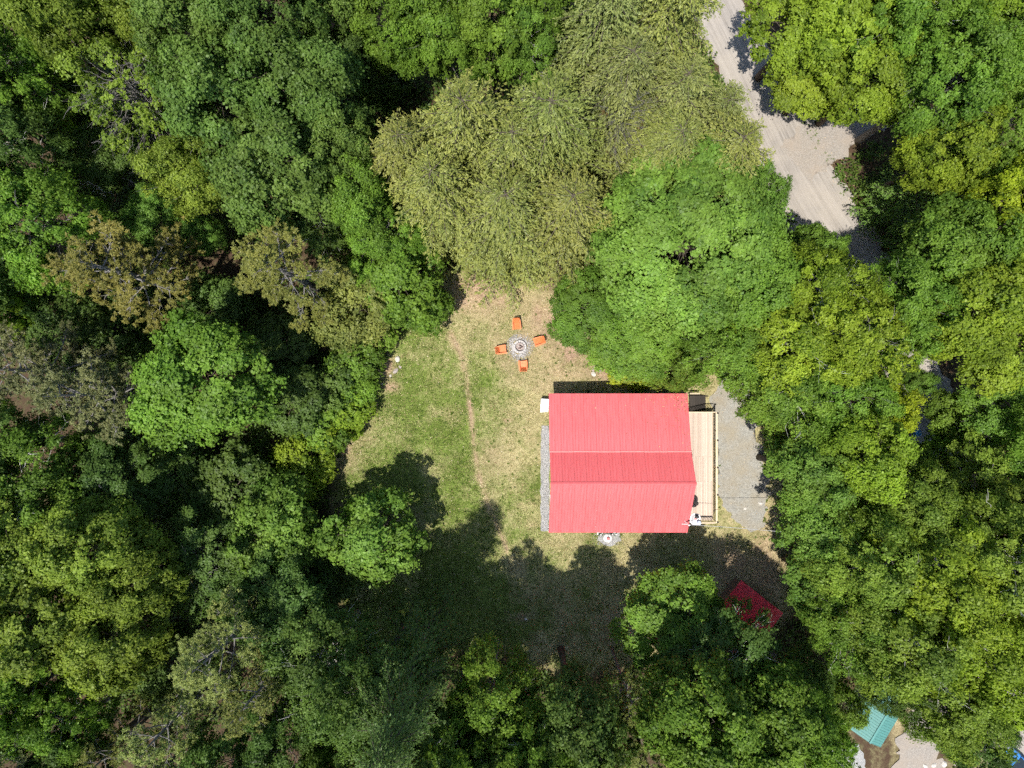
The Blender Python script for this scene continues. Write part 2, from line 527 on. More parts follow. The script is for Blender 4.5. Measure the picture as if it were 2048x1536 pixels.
def ground_maps(x, y):
    px, py = photo_xy(x, y)
    wob = (vnoise(x, y, 1.3, 3) - 0.5) * 30 + (vnoise(x, y, 0.5, 4) - 0.5) * 14
    sd = np.maximum(poly_sd(px, py, LAWN), poly_sd(px, py, LAWN2)) + wob
    lawn = np.clip(sd / 22 + 0.5, 0, 1)
    xp = np.interp(py, [p[1] for p in PATH], [p[0] for p in PATH])
    side = 1 / (1 + np.exp(-(px - xp - 5) / 16))
    n1 = vnoise(x, y, 2.2, 11); n2 = vnoise(x, y, 0.8, 12); n3 = vnoise(x, y, 4.5, 13)
    dry = 0.06 + 0.60 * side + 0.85 * (n1 - 0.5) + 0.5 * (n2 - 0.5) + 0.35 * (n3 - 0.5)
    dry += 0.35 * np.clip((700 - py) / 100, 0, 1)
    dry += 0.20 * np.clip((px - 1150) / 200, 0, 1)
    dry -= 0.30 * np.clip((py - 1130) / 120, 0, 1) * (px < 1180)
    dirt = np.zeros_like(px)
    pl = line_d(px, py, PATH)
    dirt = np.maximum(dirt, np.clip(1.2 - pl / (5.0 + 4.5 * vnoise(x, y, 0.6, 21)), 0, 1) * (0.42 + 0.6 * vnoise(x, y, 0.9, 22)))
    dirt = np.maximum(dirt, 0.75 * np.clip(1 - line_d(px, py, [(900, 668), (925, 715)]) / 12, 0, 1))
    # bare earth beneath the trees at the top, right of the pit and along the left edge
    for cx, cyy, rx, ry, a in ((960, 580, 90, 55, 1.0), (1095, 640, 55, 60, .9), (1145, 700, 80, 50, .95), (1205, 745, 60, 22, .95), (1300, 745, 70, 25, .9),
                              (775, 735, 22, 50, .75), (775, 775, 30, 14, .9), (880, 620, 30, 45, .6), (690, 900, 30, 40, .7), (725, 840, 25, 30, .4), (905, 830, 26, 26, .45),
                              (870, 760, 30, 50, .25), (980, 915, 30, 40, .35), (1050, 1235, 40, 16, .6), (1225, 1250, 26, 60, .7), (1530, 1120, 55, 110, .65), (1470, 1130, 60, 70, .6),
                              (1015, 842, 9, 4, 1.0), (1095, 770, 40, 18, .5), (1000, 640, 30, 30, .35), (1045, 694, 80, 70, .55), (1130, 740, 70, 25, .5)):
        q = np.hypot((px - cx) / rx, (py - cyy) / ry)
        dirt = np.maximum(dirt, a * np.clip(1.25 - q, 0, 1) * (0.55 + 0.7 * vnoise(x, y, 0.7, 31)))
    dirt = np.maximum(dirt, 0.55 * np.clip(1 - np.abs(sd - 4) / 16, 0, 1) * vnoise(x, y, 1.1, 33))
    return lawn, np.clip(dry, 0, 1), np.clip(dirt, 0, 1), sd

# ------------------------------------------------------------------ ground sheet
xs = np.concatenate([[-600, -300, -150, -80, -50, -40], np.linspace(-34, 34, 309), [40, 50, 80, 150, 300, 600]])
ys = np.concatenate([[-600, -300, -150, -80, -45, -34], np.linspace(-28, 28, 255), [34, 45, 80, 150, 300, 600]])
gx, gy = np.meshgrid(xs, ys)
fx, fy = gx.ravel(), gy.ravel()
lawn_a, dry_a, dirt_a, sd_a = ground_maps(fx, fy)
bumpz = (vnoise(fx, fy, 1.1, 5) - 0.5) * 0.03 * (np.abs(fx) < 34.5)
gz = tz(fx, fy) + bumpz
nx, ny = len(xs), len(ys)
ii = (np.arange(ny - 1)[:, None] * nx + np.arange(nx - 1)[None, :]).ravel()
me = npmesh('ground', np.stack([fx, fy, gz], 1), np.stack([ii, ii + 1, ii + nx + 1, ii + nx], 1), smooth=True)
for nm, arr in (('lawn_map', lawn_a), ('dry_map', dry_a), ('dirt_map', dirt_a)):
    a = me.attributes.new(nm, 'FLOAT', 'POINT'); a.data.foreach_set('value', arr.astype(np.float32))
ground = link('ground', me, M['ground'])
tag(ground, 'yard of patchy grass and leaf litter under the forest', kind='structure')

# ------------------------------------------------------------------ road, driveway, gravel sheets
def spline(pts, per=14):
    P = np.asarray(pts, float)
    P = np.vstack([2 * P[0] - P[1], P, 2 * P[-1] - P[-2]])
    out = []
    for i in range(1, len(P) - 2):
        for k in range(per):
            t = k / per
            a, b, c, d = P[i - 1], P[i], P[i + 1], P[i + 2]
            out.append(0.5 * (2 * b + (c - a) * t + (2 * a - 5 * b + 4 * c - d) * t * t + (3 * b - a - 3 * c + d) * t ** 3))
    out.append(P[-2])
    return np.array(out)

def strip(name, pts, mat, zoff, ragged=0.5, across=14, per=14, seed=1):
    """sheet along a centre line; pts are (photo x, photo y, width in photo px)"""
    C = spline(pts, per)
    cx, cyy = G(C[:, 0], C[:, 1]); w = C[:, 2] * H / F
    d = np.gradient(np.stack([cx, cyy], 1), axis=0); d /= np.linalg.norm(d, axis=1)[:, None]
    nrm = np.stack([-d[:, 1], d[:, 0]], 1)
    s = np.concatenate([[0], np.cumsum(np.hypot(np.diff(cx), np.diff(cyy)))])
    V = []; UV = []
    for j in range(across + 1):
        t = j / across * 2 - 1
        hw = w / 2 * t
        if j in (0, across):
            hw = hw + np.sign(t) * (vnoise(s, s * 0 + j, 0.7, seed) - 0.5 + 0.6 * (vnoise(s, s * 0 + j, 0.25, seed + 1) - 0.5)) * ragged
        x = cx + nrm[:, 0] * hw; y = cyy + nrm[:, 1] * hw
        z = tz(x, y) + zoff - (0.02 if j in (0, across) else 0)
        V.append(np.stack([x, y, z], 1)); UV.append(np.stack([s, w / 2 * t], 1))
    V = np.stack(V, 1); UV = np.stack(UV, 1)
    n, m = V.shape[:2]
    ii = (np.arange(n - 1)[:, None] * m + np.arange(m - 1)[None, :]).ravel()
    me = npmesh(name, V.reshape(-1, 3), np.stack([ii, ii + m, ii + m + 1, ii + 1], 1), smooth=True, uv=UV.reshape(-1, 2))
    return tag(link(name, me, mat), kind='structure')

o = strip('road', [(1380, -90, 100), (1430, 10, 105), (1490, 130, 115), (1560, 280, 130), (1620, 390, 140), (1690, 500, 135), (1760, 610, 125), (1820, 720, 115), (1862, 840, 105), (1880, 960, 100), (1920, 1150, 100), (1980, 1350, 100), (2030, 1480, 95), (2080, 1640, 95)], M['road'], 0.05, 0.7)
tag(o, 'pale dirt road with wheel tracks between the trees')
o = strip('road_spur', [(1590, 330, 90), (1640, 285, 110), (1690, 250, 95), (1760, 215, 70), (1830, 180, 50)], M['sand'], 0.062, 0.9, seed=7)
tag(o, 'pale dirt pull-off branching right from the road')
o = strip('driveway', [(1512, 1062, 24), (1502, 1035, 58), (1491, 1000, 92), (1482, 950, 100), (1475, 880, 88), (1476, 810, 94), (1520, 740, 110), (1600, 660, 100), (1690, 590, 90)], M['driveway'], 0.055, 0.9, seed=11)
tag(o, 'grey gravel driveway beside the wooden deck')
o = strip('gravel_path', [(1090.5, 852, 15), (1090, 900, 17), (1090, 960, 17.5), (1090, 1010, 17), (1090, 1062, 14)], M['gravel'], 0.045, 0.12, 6, 20, seed=15)
tag(o, 'grey gravel strip along the left wall of the cabin')
o = strip('gravel_pad', [(1197, 1071, 18), (1216, 1076, 34), (1240, 1071, 18)], M['gravel'], 0.05, 0.2, 6, 12, seed=17)
tag(o, 'grey gravel pad under the white tank')
o = strip('parking_area', [(1655, 1500, 24), (1690, 1502, 30), (1712, 1524, 28), (1722, 1580, 26)], M['gravel'], 0.05, 0.8, seed=19)
tag(o, 'pale gravel patch left of the teal roof')
o = strip('dirt_yard', [(1885, 1395, 60), (1850, 1450, 75), (1840, 1510, 100), (1850, 1590, 120)], M['sand'], 0.058, 1.2, seed=23)
tag(o, 'sandy bare ground right of the teal roof')

# ------------------------------------------------------------------ cabin
X0, X1 = 2.98, 14.22
RY, RZ = -7.67, 5.7           # ridge
SY, SZ = -12.04, 2.9          # south eave
BY, BZ = -5.35, 4.2           # break in the north slope
NY, NZ = -0.77, 2.9           # north eave
house = empty('cabin', ((X0 + X1) / 2, (SY + NY) / 2, 0))
tag(house, 'cabin with a large red ribbed metal roof beside the lawn', 'cabin')
HO = Vector(house.location)
def hpart(mb, name, mat, smooth=False, parent=None):
    o = mb.build(name, mat, None, smooth)
    o.parent = parent or house
    if parent is None or parent is house:
        o.matrix_parent_inverse = Matrix.Translation(-HO)
    return o
prof = [(SY + .42, -1.2), (SY + .42, SZ + .15), (RY, RZ - .12), (BY, BZ - .12), (NY - .42, NZ - .02), (NY - .42, -1.4)]
wallp = hpart(MB().prism(prof, X0 + .35, X1 - .42), 'wall', M['siding'])
hpart(MB().box(((X0 + X1) / 2 - .03, (SY + NY) / 2, -.2), (X1 - X0 - .69, NY - SY - .78, 1.1)), 'foundation', M['concrete'])

def roof_panel_mesh(name, width, length, ribs, th=0.012, rib=0.022):
    xs_ = []
    p = width / ribs
    for k in range(ribs):
        b = k * p
        xs_ += [(b + .010, 0.0), (b + .022, rib), (b + .044, rib), (b + .060, 0.0)]
    xs_ = [(0.003, 0.0)] + xs_ + [(width - .003, 0.0)]
    n = len(xs_)
    V = []
    for yy in (0.0, length):
        V += [(x, -yy, z) for x, z in xs_]
    for yy in (0.0, length):
        V += [(x, -yy, z - th) for x, z in xs_]
    Fc = []
    for i in range(n - 1):
        Fc.append((i, i + n, i + n + 1, i + 1))
        Fc.append((2 * n + i + 1, 3 * n + i + 1, 3 * n + i, 2 * n + i))
        Fc.append((n + i, 3 * n + i, 3 * n + i + 1, n + i + 1))
        Fc.append((i + 1, 2 * n + i + 1, 2 * n + i, i))
    Fc.append((0, 2 * n, 3 * n, n)); Fc.append((n - 1, 2 * n - 1, 4 * n - 1, 3 * n - 1))
    me = bpy.data.meshes.new(name); me.from_pydata(V, [], Fc); bm_fix(me)
    return me

def slope(parent, inv, x0, x1, ytop, ztop, ybot, zbot, count, mat, ribs=4, seed=0):
    rr = random.Random(seed)
    w = (x1 - x0) / count
    d = Vector((0, ybot - ytop, zbot - ztop))
    me = roof_panel_mesh('roof_panel', w, d.length, ribs)
    sgn = -1 if ybot < ytop else 1
    ang = math.atan2(-(d.z), abs(d.y))
    for i in range(count):
        o = link('roof_panel', me, mat, parent)
        o.matrix_parent_inverse = inv
        if sgn < 0:
            o.location = (x0 + i * w, ytop, ztop + rr.uniform(0, .004))
            o.rotation_euler = (ang, 0, 0)
        else:
            o.location = (x0 + (i + 1) * w, ytop, ztop + rr.uniform(0, .004))
            o.rotation_euler = (ang, 0, math.pi)
INV = Matrix.Translation(-HO)
slope(house, INV, X0, X1, RY, RZ, SY, SZ, 12, M['red_roof'], seed=1)
slope(house, INV, X0, X1, RY, RZ - .002, BY, BZ, 12, M['red_roof'], seed=2)
slope(house, INV, X0, X1, BY - .05, BZ + .012, NY, NZ, 12, M['red_roof'], seed=3)
cap = MB()
for sgn, (yy, zz) in ((-1, (SY, SZ)), (1, (BY, BZ))):
    d = Vector((0, yy - RY, zz - RZ)).normalized()
    a = Vector((0, RY, RZ + .034)); b = a + d * .15
    cap.add([(X0 - .02, a.y, a.z), (X1 + .02, a.y, a.z), (X1 + .02, b.y, b.z), (X0 - .02, b.y, b.z)], [(0, 1, 2, 3)])
hpart(cap, 'ridge_cap', M['red_roof'])
fl = MB()
for k in range(6):
    a = X0 + (X1 - X0) * k / 6; b = X0 + (X1 - X0) * (k + 1) / 6
    fl.box(((a + b) / 2, BY - .02 + .012 * (k % 2), BZ + .05), (b - a - .01, .075, .006), M=Matrix.Rotation(R(-18), 4, 'X'))
hpart(fl, 'flashing', M['flashing'])
for (x, nm) in ((X0 + .03, 'left'), (X1 - .05, 'right')):
    for (ya, za, yb, zb) in ((RY, RZ, SY, SZ), (RY, RZ, BY, BZ), (BY, BZ, NY, NZ)):
        hpart(MB().beam((x, ya, za - .115), (x, yb, zb - .115), .035, .17), 'rake_board', M['white'])
hpart(MB().box(((X0 + X1) / 2, SY + .05, SZ - .11), (X1 - X0 - .1, .03, .15)), 'fascia', M['white'])
hpart(MB().box(((X0 + X1) / 2, NY - .05, NZ - .11), (X1 - X0 - .1, .03, .15)), 'fascia', M['white'])
# soffits just under the eaves
hpart(MB().beam(((X0 + X1) / 2, SY + .06, SZ - .05), ((X0 + X1) / 2, SY + .6, SZ + .29), X1 - X0 - .12, .02), 'soffit', M['white'])

def window(x, y, z, w, h, facing):
    """facing: 'x-' 'x+' 'y-' 'y+'"""
    ax = facing[0]; s = -1 if facing[1] == '-' else 1
    def bx(u, v, dz, du, dv, off, th):
        if ax == 'x':
            return ((x + s * (off), y + u, z + v), (th, du, dv))
        return ((x + u, y + s * (off), z + v), (du, th, dv))
    f = MB()
    for u, v, du, dv in ((-w / 2, 0, .09, h + .18), (w / 2, 0, .09, h + .18), (0, h / 2, w, .09), (0, -h / 2, w, .11)):
        c, d = bx(u, v, 0, du, dv, .03, .06); f.box(c, d)
    fr = hpart(f, 'window', M['white'])
    c, d = bx(0, 0, 0, w - .05, h - .05, .012, .02)
    g = MB().box(c, d).build('pane', M['glass']); g.parent = fr
    c, d = bx(0, 0, 0, w - .08, .04, .03, .03)
    g = MB().box(c, d).build('mullion', M['white']); g.parent = fr
    c, d = bx(0, -h / 2 - .09, 0, w + .24, .05, .08, .16)
    g = MB().box(c, d).build('sill', M['white']); g.parent = fr
WX = X0 + .35; EX = X1 - .42
for yy, zz in ((-9.9, 1.6), (-7.7, 4.2), (-6.0, 1.6), (-3.0, 1.6)):
    window(WX, yy, zz, 1.0, 1.2, 'x-')
for yy, zz in ((-4.0, 1.7), (-9.6, 1.9), (-7.7, 4.2)):
    window(EX, yy, zz, 1.1, 1.1, 'x+')
for xx in (5.2, 9.5, 12.3):
    window(xx, SY + .42, 1.7, 1.0, 1.1, 'y-')
for xx in (5.0, 8.5):
    window(xx, NY - .42, 1.5, 1.0, 1.0, 'y+')
dr = hpart(MB().box((EX + .03, -6.6, 1.8), (.06, .95, 2.05)), 'door', M['door'])
kn = MB().lathe([(.0, .05), (.03, .04), (.035, .02), (.015, 0)], 10).build('handle', M['steel']); kn.parent = dr
kn.location = (EX + .06, -6.25, 1.75); kn.rotation_euler = (0, R(90), 0)

# ------------------------------------------------------------------ deck
DZ = 0.75
DX0, DX1 = EX + .02, 16.86
DY0, DY1 = -11.44, -2.38
deck = empty('deck', (DX0, DY0, 0))
tag(deck, 'light wooden deck with railing along the right side of the cabin', 'deck')
DI = Matrix.Translation(-Vector(deck.location))
def dpart(name, me, mat, loc, rot=None):
    o = link(name, me, mat, deck, loc, rot); o.matrix_parent_inverse = DI; return o
def boxmesh(name, d, bevel=0.004):
    me = MB().box((0, 0, 0), d).mesh(name); bm_fix(me, bevel); return me
nb = 21; bw = (DX1 - DX0) / nb
rr = random.Random(5)
cut = [DY0, -7.2, DY1]
for i in range(nb):
    cutm = -7.2 + (1.1 if i % 2 else -1.0)
    for a, b in ((DY0, cutm), (cutm, DY1)):
        me = boxmesh('board', (bw - .008, b - a - .006, .032), .003)
        dpart('board', me, M['deck'], (DX0 + (i + .5) * bw, (a + b) / 2, DZ - .016 + rr.uniform(-.0015, .0015)))
dpart('rim_joist', boxmesh('rim_joist', (.04, DY1 - DY0, .24)), M['rail'], (DX1 + .024, (DY0 + DY1) / 2, DZ - .125))
dpart('rim_joist', boxmesh('rim_joist', (DX1 - DX0, .04, .24)), M['rail'], ((DX0 + DX1) / 2, DY0 - .024, DZ - .125))
dpart('rim_joist', boxmesh('rim_joist', (DX1 - DX0, .04, .24)), M['rail'], ((DX0 + DX1) / 2, DY1 + .024, DZ - .125))
post_me = boxmesh('post', (.09, .09, 2.35), .005)
cap_me = MB().prism([(-.065, 0), (.065, 0), (.065, .03), (.02, .07), (-.02, .07), (-.065, .03)], -.065, .065).mesh('post_cap'); bm_fix(cap_me)
py_list = [DY1 - .03 + (DY0 - DY1 + .06) * k / 4 for k in range(5)]
for yy in py_list:
    dpart('post', post_me, M['rail'], (DX1 + .11, yy, DZ - .1))
    dpart('post_cap', cap_me, M['post_cap'], (DX1 + .135, yy, DZ + 1.075))
for xx in (DX0 + 1.25,):
    for yy in (DY0 - .09,):
        dpart('post', post_me, M['rail'], (xx, yy, DZ - .1))
dpart('post', post_me, M['rail'], (DX0 + .45, DY1 + .09, DZ - .1))
dpart('top_rail', boxmesh('top_rail', (.14, DY1 - DY0 + .1, .035)), M['rail'], (DX1 + .07, (DY0 + DY1) / 2, DZ + 1.0))
dpart('bottom_rail', boxmesh('bottom_rail', (.04, DY1 - DY0 - .1, .06)), M['rail'], (DX1 - .005, (DY0 + DY1) / 2, DZ + .10))
dpart('top_rail', boxmesh('top_rail', (DX1 - DX0 - 1.2, .14, .035)), M['rail'], ((DX0 + DX1) / 2 + .58, DY0 - .045, DZ + .998))
dpart('top_rail', boxmesh('top_rail', (DX1 - DX0 - .45, .07, .035)), M['rail'], ((DX0 + DX1) / 2 + .20, DY1 + .05, DZ + .998))
bal_me = boxmesh('baluster', (.036, .036, .93), .002)
n = 68
for k in range(n):
    dpart('baluster', bal_me, M['rail'], (DX1 + .02, DY0 + .14 + (DY1 - DY0 - .28) * k / (n - 1), DZ + .515))
n = 13
for k in range(n):
    dpart('baluster', bal_me, M['rail'], (DX0 + 1.38 + (DX1 - DX0 - 1.5) * k / (n - 1), DY0 - .01, DZ + .515))
n = 18
for k in range(n):
    dpart('baluster', bal_me, M['rail'], (DX0 + .60 + (DX1 - DX0 - .72) * k / (n - 1), DY1 + .02, DZ + .515))
for xx in (DX0 + .5, DX1 - .2):
    for yy in (DY0 + .2, -8.5, -5.5, DY1 - .2):
        dpart('support_post', boxmesh('support_post', (.13, .13, 1.9)), M['rail'], (xx, yy, DZ - 1.25))

# steps north of the deck, coloured dark for the roof shade
sx0, sy0 = G(1378, 822, .4)
sx1, sy1 = G(1420, 790, .2)
steps = empty('steps', (sx0, sy1, 0))
tag(steps, 'wooden steps coloured dark for shade at the top end of the deck', 'steps')
SI = Matrix.Translation(-Vector(steps.location))
ntr = 7
for k in range(ntr):
    w = (sx1 - sx0) / ntr
    me = boxmesh('tread', (w - .03, sy1 - DY1 - .16, .04), .004)
    o = link('tread', me, M['shade_wood'], steps, (sx0 + (k + .5) * w, (DY1 + sy1) / 2 + .04, .55 - k * .14)); o.matrix_parent_inverse = SI
for yy in (DY1 + .16, sy1 - .06):
    o = MB().beam((sx0, yy, .45), (sx1, yy, .45 - .14 * ntr), .045, .2).build('stringer', M['shade_wood'], steps); o.matrix_parent_inverse = SI
o = MB().box(((sx0 + .5), sy1 + .12, .35), (.85, .12, .05)).build('landing_board', M['rail'], steps); o.matrix_parent_inverse = SI

# ------------------------------------------------------------------ things fixed to the cabin
ax, ay = G(1390, 1038, 3.55)
dish = empty('satellite_dish', (ax - .25, ay, 3.0))
tag(dish, 'pale grey dish antenna on a bracket at the lower right roof corner', 'antenna')
rim = MB()
n = 28
V = []; Fc = []
for ring in range(6):
    q = ring / 5
    for k in range(n):
        a = 2 * math.pi * k / n
        sup = (abs(math.cos(a)) ** 3.0 + abs(math.sin(a)) ** 3.0) ** (-1 / 3.0)
        V.append((.40 * q * sup * math.cos(a), .50 * q * sup * math.sin(a), .10 * q * q))
for ring in range(5):
    for k in range(n):
        Fc.append((ring * n + k, ring * n + (k + 1) % n, (ring + 1) * n + (k + 1) % n, (ring + 1) * n + k))
me = bpy.data.meshes.new('reflector'); me.from_pydata(V, [], Fc)
me.polygons.foreach_set('use_smooth', np.ones(len(me.polygons), bool))
refl = link('reflector', me, M['grey_metal'], dish, (.28, 0, .52), (R(10), R(-6), R(-4)))
mod = refl.modifiers.new('s', 'SOLIDIFY'); mod.thickness = .02
MB().tube([(-.35, .1, .0), (-.05, .08, .12), (.2, 0, .45)], .025, 8).build('mast', M['white'], dish, True)
MB().tube([(.28, .35, .5), (.42, .30, .75), (.36, .22, .98)], .02, 8).build('feed_arm', M['grey_metal'], dish, True)
MB().lathe([(0, .10), (.09, .10), (.13, .06), (.15, 0), (.15, -.10), (.0, -.12)], 18).build('feed_horn', M['black_plastic'], dish, True, (.30, .26, 1.02))
MB().lathe([(0, .09), (.08, .085), (.15, .05), (.19, -.02), (.17, -.05), (0, -.06)], 20).build('feed_cap', M['blue_white'], dish, True, (.52, -.26, .80))
MB().box((.27, .02, .68), (.16, .12, .10)).build('junction', M['flashing'], dish)
MB().tube([(.27, .02, .62), (.45, -.2, .78)], .018, 6).build('feed_arm', M['grey_metal'], dish)
MB().box((-.16, .08, .62), (.06, .72, .03)).build('bracket', M['white'], dish)

mx_, my_ = G(1378, 1050, 4.3)
mast = empty('service_mast', (mx_, my_, 2.9))
tag(mast, 'white service mast with angled bracket at the lower right roof corner', 'mast')
MB().tube([(0, 0, -.4), (0, 0, 1.25), (.02, 0, 1.38), (.10, 0, 1.42), (.16, 0, 1.34)], .035, 10).build('pipe', M['white'], mast, True)
MB().lathe([(0, .12), (.05, .11), (.08, .05), (.08, -.03), (0, -.04)], 12).build('weatherhead', M['white'], mast, True, (0, 0, 1.42))
MB().beam((-.02, .02, 1.0), (-.32, .28, .42), .05, .04).build('brace', M['white'], mast)
MB().beam((-.02, -.02, 1.0), (-.40, -.10, .42), .05, .04).build('brace', M['white'], mast)
MB().lathe([(.2, 0), (.2, .02), (.06, .05), (.05, .12)], 14).build('collar', M['steel'], mast, False, (0, 0, .45))
MB().box((.07, -.02, 1.2), (.09, .05, .09)).build('insulator', M['tank_cap'], mast)
ex_, ey_ = G(1640, 1072, 6.0)
pts = []
for k in range(25):
    t = k / 24
    pts.append((mx_ + .15 + (ex_ - mx_) * t, my_ + (ey_ - my_) * t, 4.25 + (6.0 - 4.25) * t - 0.8 * 4 * t * (1 - t) * .5))
c = MB().tube(pts, .017, 6).build('power_cable', M['cable'], None, True)
tag(c, 'thin pale cable running right from the cabin roof corner', 'cable')

# white propane tank by the south wall
tx, ty, tzz = GZ(1214.5, 1074)
tx, ty = G(1215.5, 1076, 1.1)
tank = empty('propane_tank', (tx, ty, 0.04))
tag(tank, 'round white gas tank with reddish cap beside the lower cabin wall', 'tank')
MB().lathe([(.36, .12), (.385, .18), (.385, 1.0), (.36, 1.12), (.29, 1.21), (.18, 1.26), (0, 1.28)], 32).build('body', M['tank'], tank, True)
MB().lathe([(.32, 0), (.32, .14), (.30, .14), (.30, 0)], 24).build('foot_ring', M['tank'], tank)
lid = MB().lathe([(.145, 1.24), (.145, 1.36), (.12, 1.41), (.06, 1.43), (0, 1.435)], 20).build('lid', M['tank_cap'], tank, True)
MB().tube([(0, .13, 1.33), (0, .3, 1.30), (-.05, .38, 1.05), (-.05, .40, .3)], .015, 6).build('hose', M['steel'], tank)
for px, py, w in ((1202, 1065.5, .62), (1228, 1065.5, .55)):
    x, y = G(px, py + 1.5, .35)
    g = MB().box((0, 0, .2), (w, .26, .04)).box((0, 0, .1), (w - .06, .2, .19)).build('planter', M['white'])
    g.location = (x, y, 0.05)
    pl = MB()
    rr = random.Random(int(px))
    for k in range(26):
        a = rr.uniform(0, 6.28); q = Vector((rr.uniform(-w / 2.4, w / 2.4), rr.uniform(-.12, .1), .23)); l = rr.uniform(.08, .16)
        t_ = q + Vector((math.cos(a) * l, math.sin(a) * l, l * .7)); s_ = Vector((-math.sin(a), math.cos(a), 0)) * .035
        pl.add([q, (q + t_) / 2 + s_, t_, (q + t_) / 2 - s_], [(0, 1, 2, 3)])
    l_ = pl.build('leaves', M['leaf'], g); l_.color = (.06, .14, .06, 1)
    tag(g, 'small white planter box at the lower wall, %s of the white tank' % ('left' if px < 1215 else 'right'), 'planter', 'planters beside the gas tank')

# white box near the upper left cabin corner
x, y = G(1088.5, 811, .7)
bx_ = empty('storage_box', (x, y, 0.02), R(-3))
tag(bx_, 'white box standing against the upper left end of the cabin', 'box')
me = MB().box((0, 0, .33), (.60, 1.06, .62)).mesh('body'); bm_fix(me, .02); link('body', me, M['white'], bx_)
me = MB().prism([(-.34, -.60), (.22, -.52), (.34, -.50), (.34, .56), (-.32, .57)], .64, .70, 'z').mesh('lid'); bm_fix(me, .012); link('lid', me, M['white'], bx_, None, (0, R(2.5), 0))
MB().box((-.33, 0, .56), (.03, .2, .04)).build('latch', M['grey_metal'], bx_)
# electricity meter on the left wall
x, y = G(1095, 872, 1.5)
mt = empty('utility_meter', (WX, y, 1.45))
tag(mt, 'small grey and white meter box on the left cabin wall', 'meter')
MB().box((-.09, 0, 0), (.16, .26, .42)).build('case', M['white'], mt)
MB().lathe([(0, .12), (.07, .11), (.09, .05), (.09, 0)], 16).build('dial', M['grey_metal'], mt, True, (-.17, 0, .05), (0, R(-90), 0))
MB().tube([(-.08, 0, -.2), (-.08, 0, -1.3)], .02, 8).build('conduit', M['grey_metal'], mt)

# ------------------------------------------------------------------ fire pit and chairs
fx_, fy_, fz_ = GZ(1039.5, 694)
pit = empty('fire_pit', (fx_, fy_, fz_))
tag(pit, 'round fire pit ring of pale concrete blocks between the orange chairs', 'fire pit')
NBK = 14
def wedge(r0, r1, a, z0, z1):
    m = MB()
    V = []
    for z in (z0, z1):
        for r in (r0, r1):
            for s in (-a, 0, a):
                V.append((r * math.cos(s), r * math.sin(s), z))
    Fc = [(0, 1, 4, 3), (1, 2, 5, 4), (6, 9, 10, 7), (7, 10, 11, 8), (0, 6, 7, 1), (1, 7, 8, 2), (3, 4, 10, 9), (4, 5, 11, 10), (0, 3, 9, 6), (2, 8, 11, 5)]
    m.add(V, Fc)
    me = m.mesh('block'); bm_fix(me, .012)
    return me
wm = wedge(.385, .565, math.pi / NBK - .016, 0, .145)
rr = random.Random(3)
for c in range(2):
    for k in range(NBK):
        o = link('block', wm, M['block'], pit, (rr.uniform(-.008, .008), rr.uniform(-.008, .008), .01 + c * .15), (0, 0, 2 * math.pi * (k + .5 * c) / NBK + rr.uniform(-.01, .01)))
MB().lathe([(.37, 0), (.37, .33), (.355, .33), (.355, 0)], 32).build('liner', M['steel'], pit)
V = [(0, 0, .14)]; Fc = []
for ring in range(1, 6):
    for k in range(20):
        a = 2 * math.pi * k / 20; r_ = .352 * ring / 5
        V.append((r_ * math.cos(a), r_ * math.sin(a), .13 + rr.uniform(-.02, .03)))
for k in range(20):
    Fc.append((0, 1 + k, 1 + (k + 1) % 20))
    for ring in range(4):
        b = 1 + ring * 20
        Fc.append((b + k, b + 20 + k, b + 20 + (k + 1) % 20, b + (k + 1) % 20))
me = bpy.data.meshes.new('ash_bed'); me.from_pydata(V, [], Fc); link('ash_bed', me, M['ash'], pit)

def rock_mesh(name, seed, sx=1, sy=1, sz=.7, sub=2, rough=.22):
    bm = bmesh.new(); bmesh.ops.create_icosphere(bm, subdivisions=sub, radius=1.0)
    rr = random.Random(seed)
    ph = [(Vector((rr.uniform(-1, 1), rr.uniform(-1, 1), rr.uniform(-1, 1))).normalized(), rr.uniform(.55, .9)) for _ in range(9)]
    for v in bm.verts:
        for d_, lim in ph:
            t_ = v.co.dot(d_)
            if t_ > lim:
                v.co -= d_ * (t_ - lim) * .85
        v.co *= 1 + rr.uniform(-rough, rough) * .35
        v.co = Vector((v.co.x * sx, v.co.y * sy, v.co.z * sz))
    me = bpy.data.meshes.new(name); bm.to_mesh(me); bm.free()
    return me
small_rock = [rock_mesh('stone', s, 1, .8, .7, 1) for s in range(4)]
for k in range(16):
    a = rr.uniform(0, 6.28); q = .28 * math.sqrt(rr.random()); s = rr.uniform(.035, .075)
    link('stone', small_rock[k % 4], M['pinkrock'], pit, (q * math.cos(a), q * math.sin(a), .16), (rr.uniform(0, 3), rr.uniform(0, 3), rr.uniform(0, 3)), (s, s, s))
for k in range(2):
    a = rr.uniform(0, 6.28)
    MB().tube([(-.18, 0, 0), (.0, .01, .01), (.17, -.01, .0)], [.03, .035, .028], 7).build('charred_log', M['char'], pit, False, (rr.uniform(-.1, .1), rr.uniform(-.1, .1), .19 + .02 * k), (0, rr.uniform(-.15, .15), a))

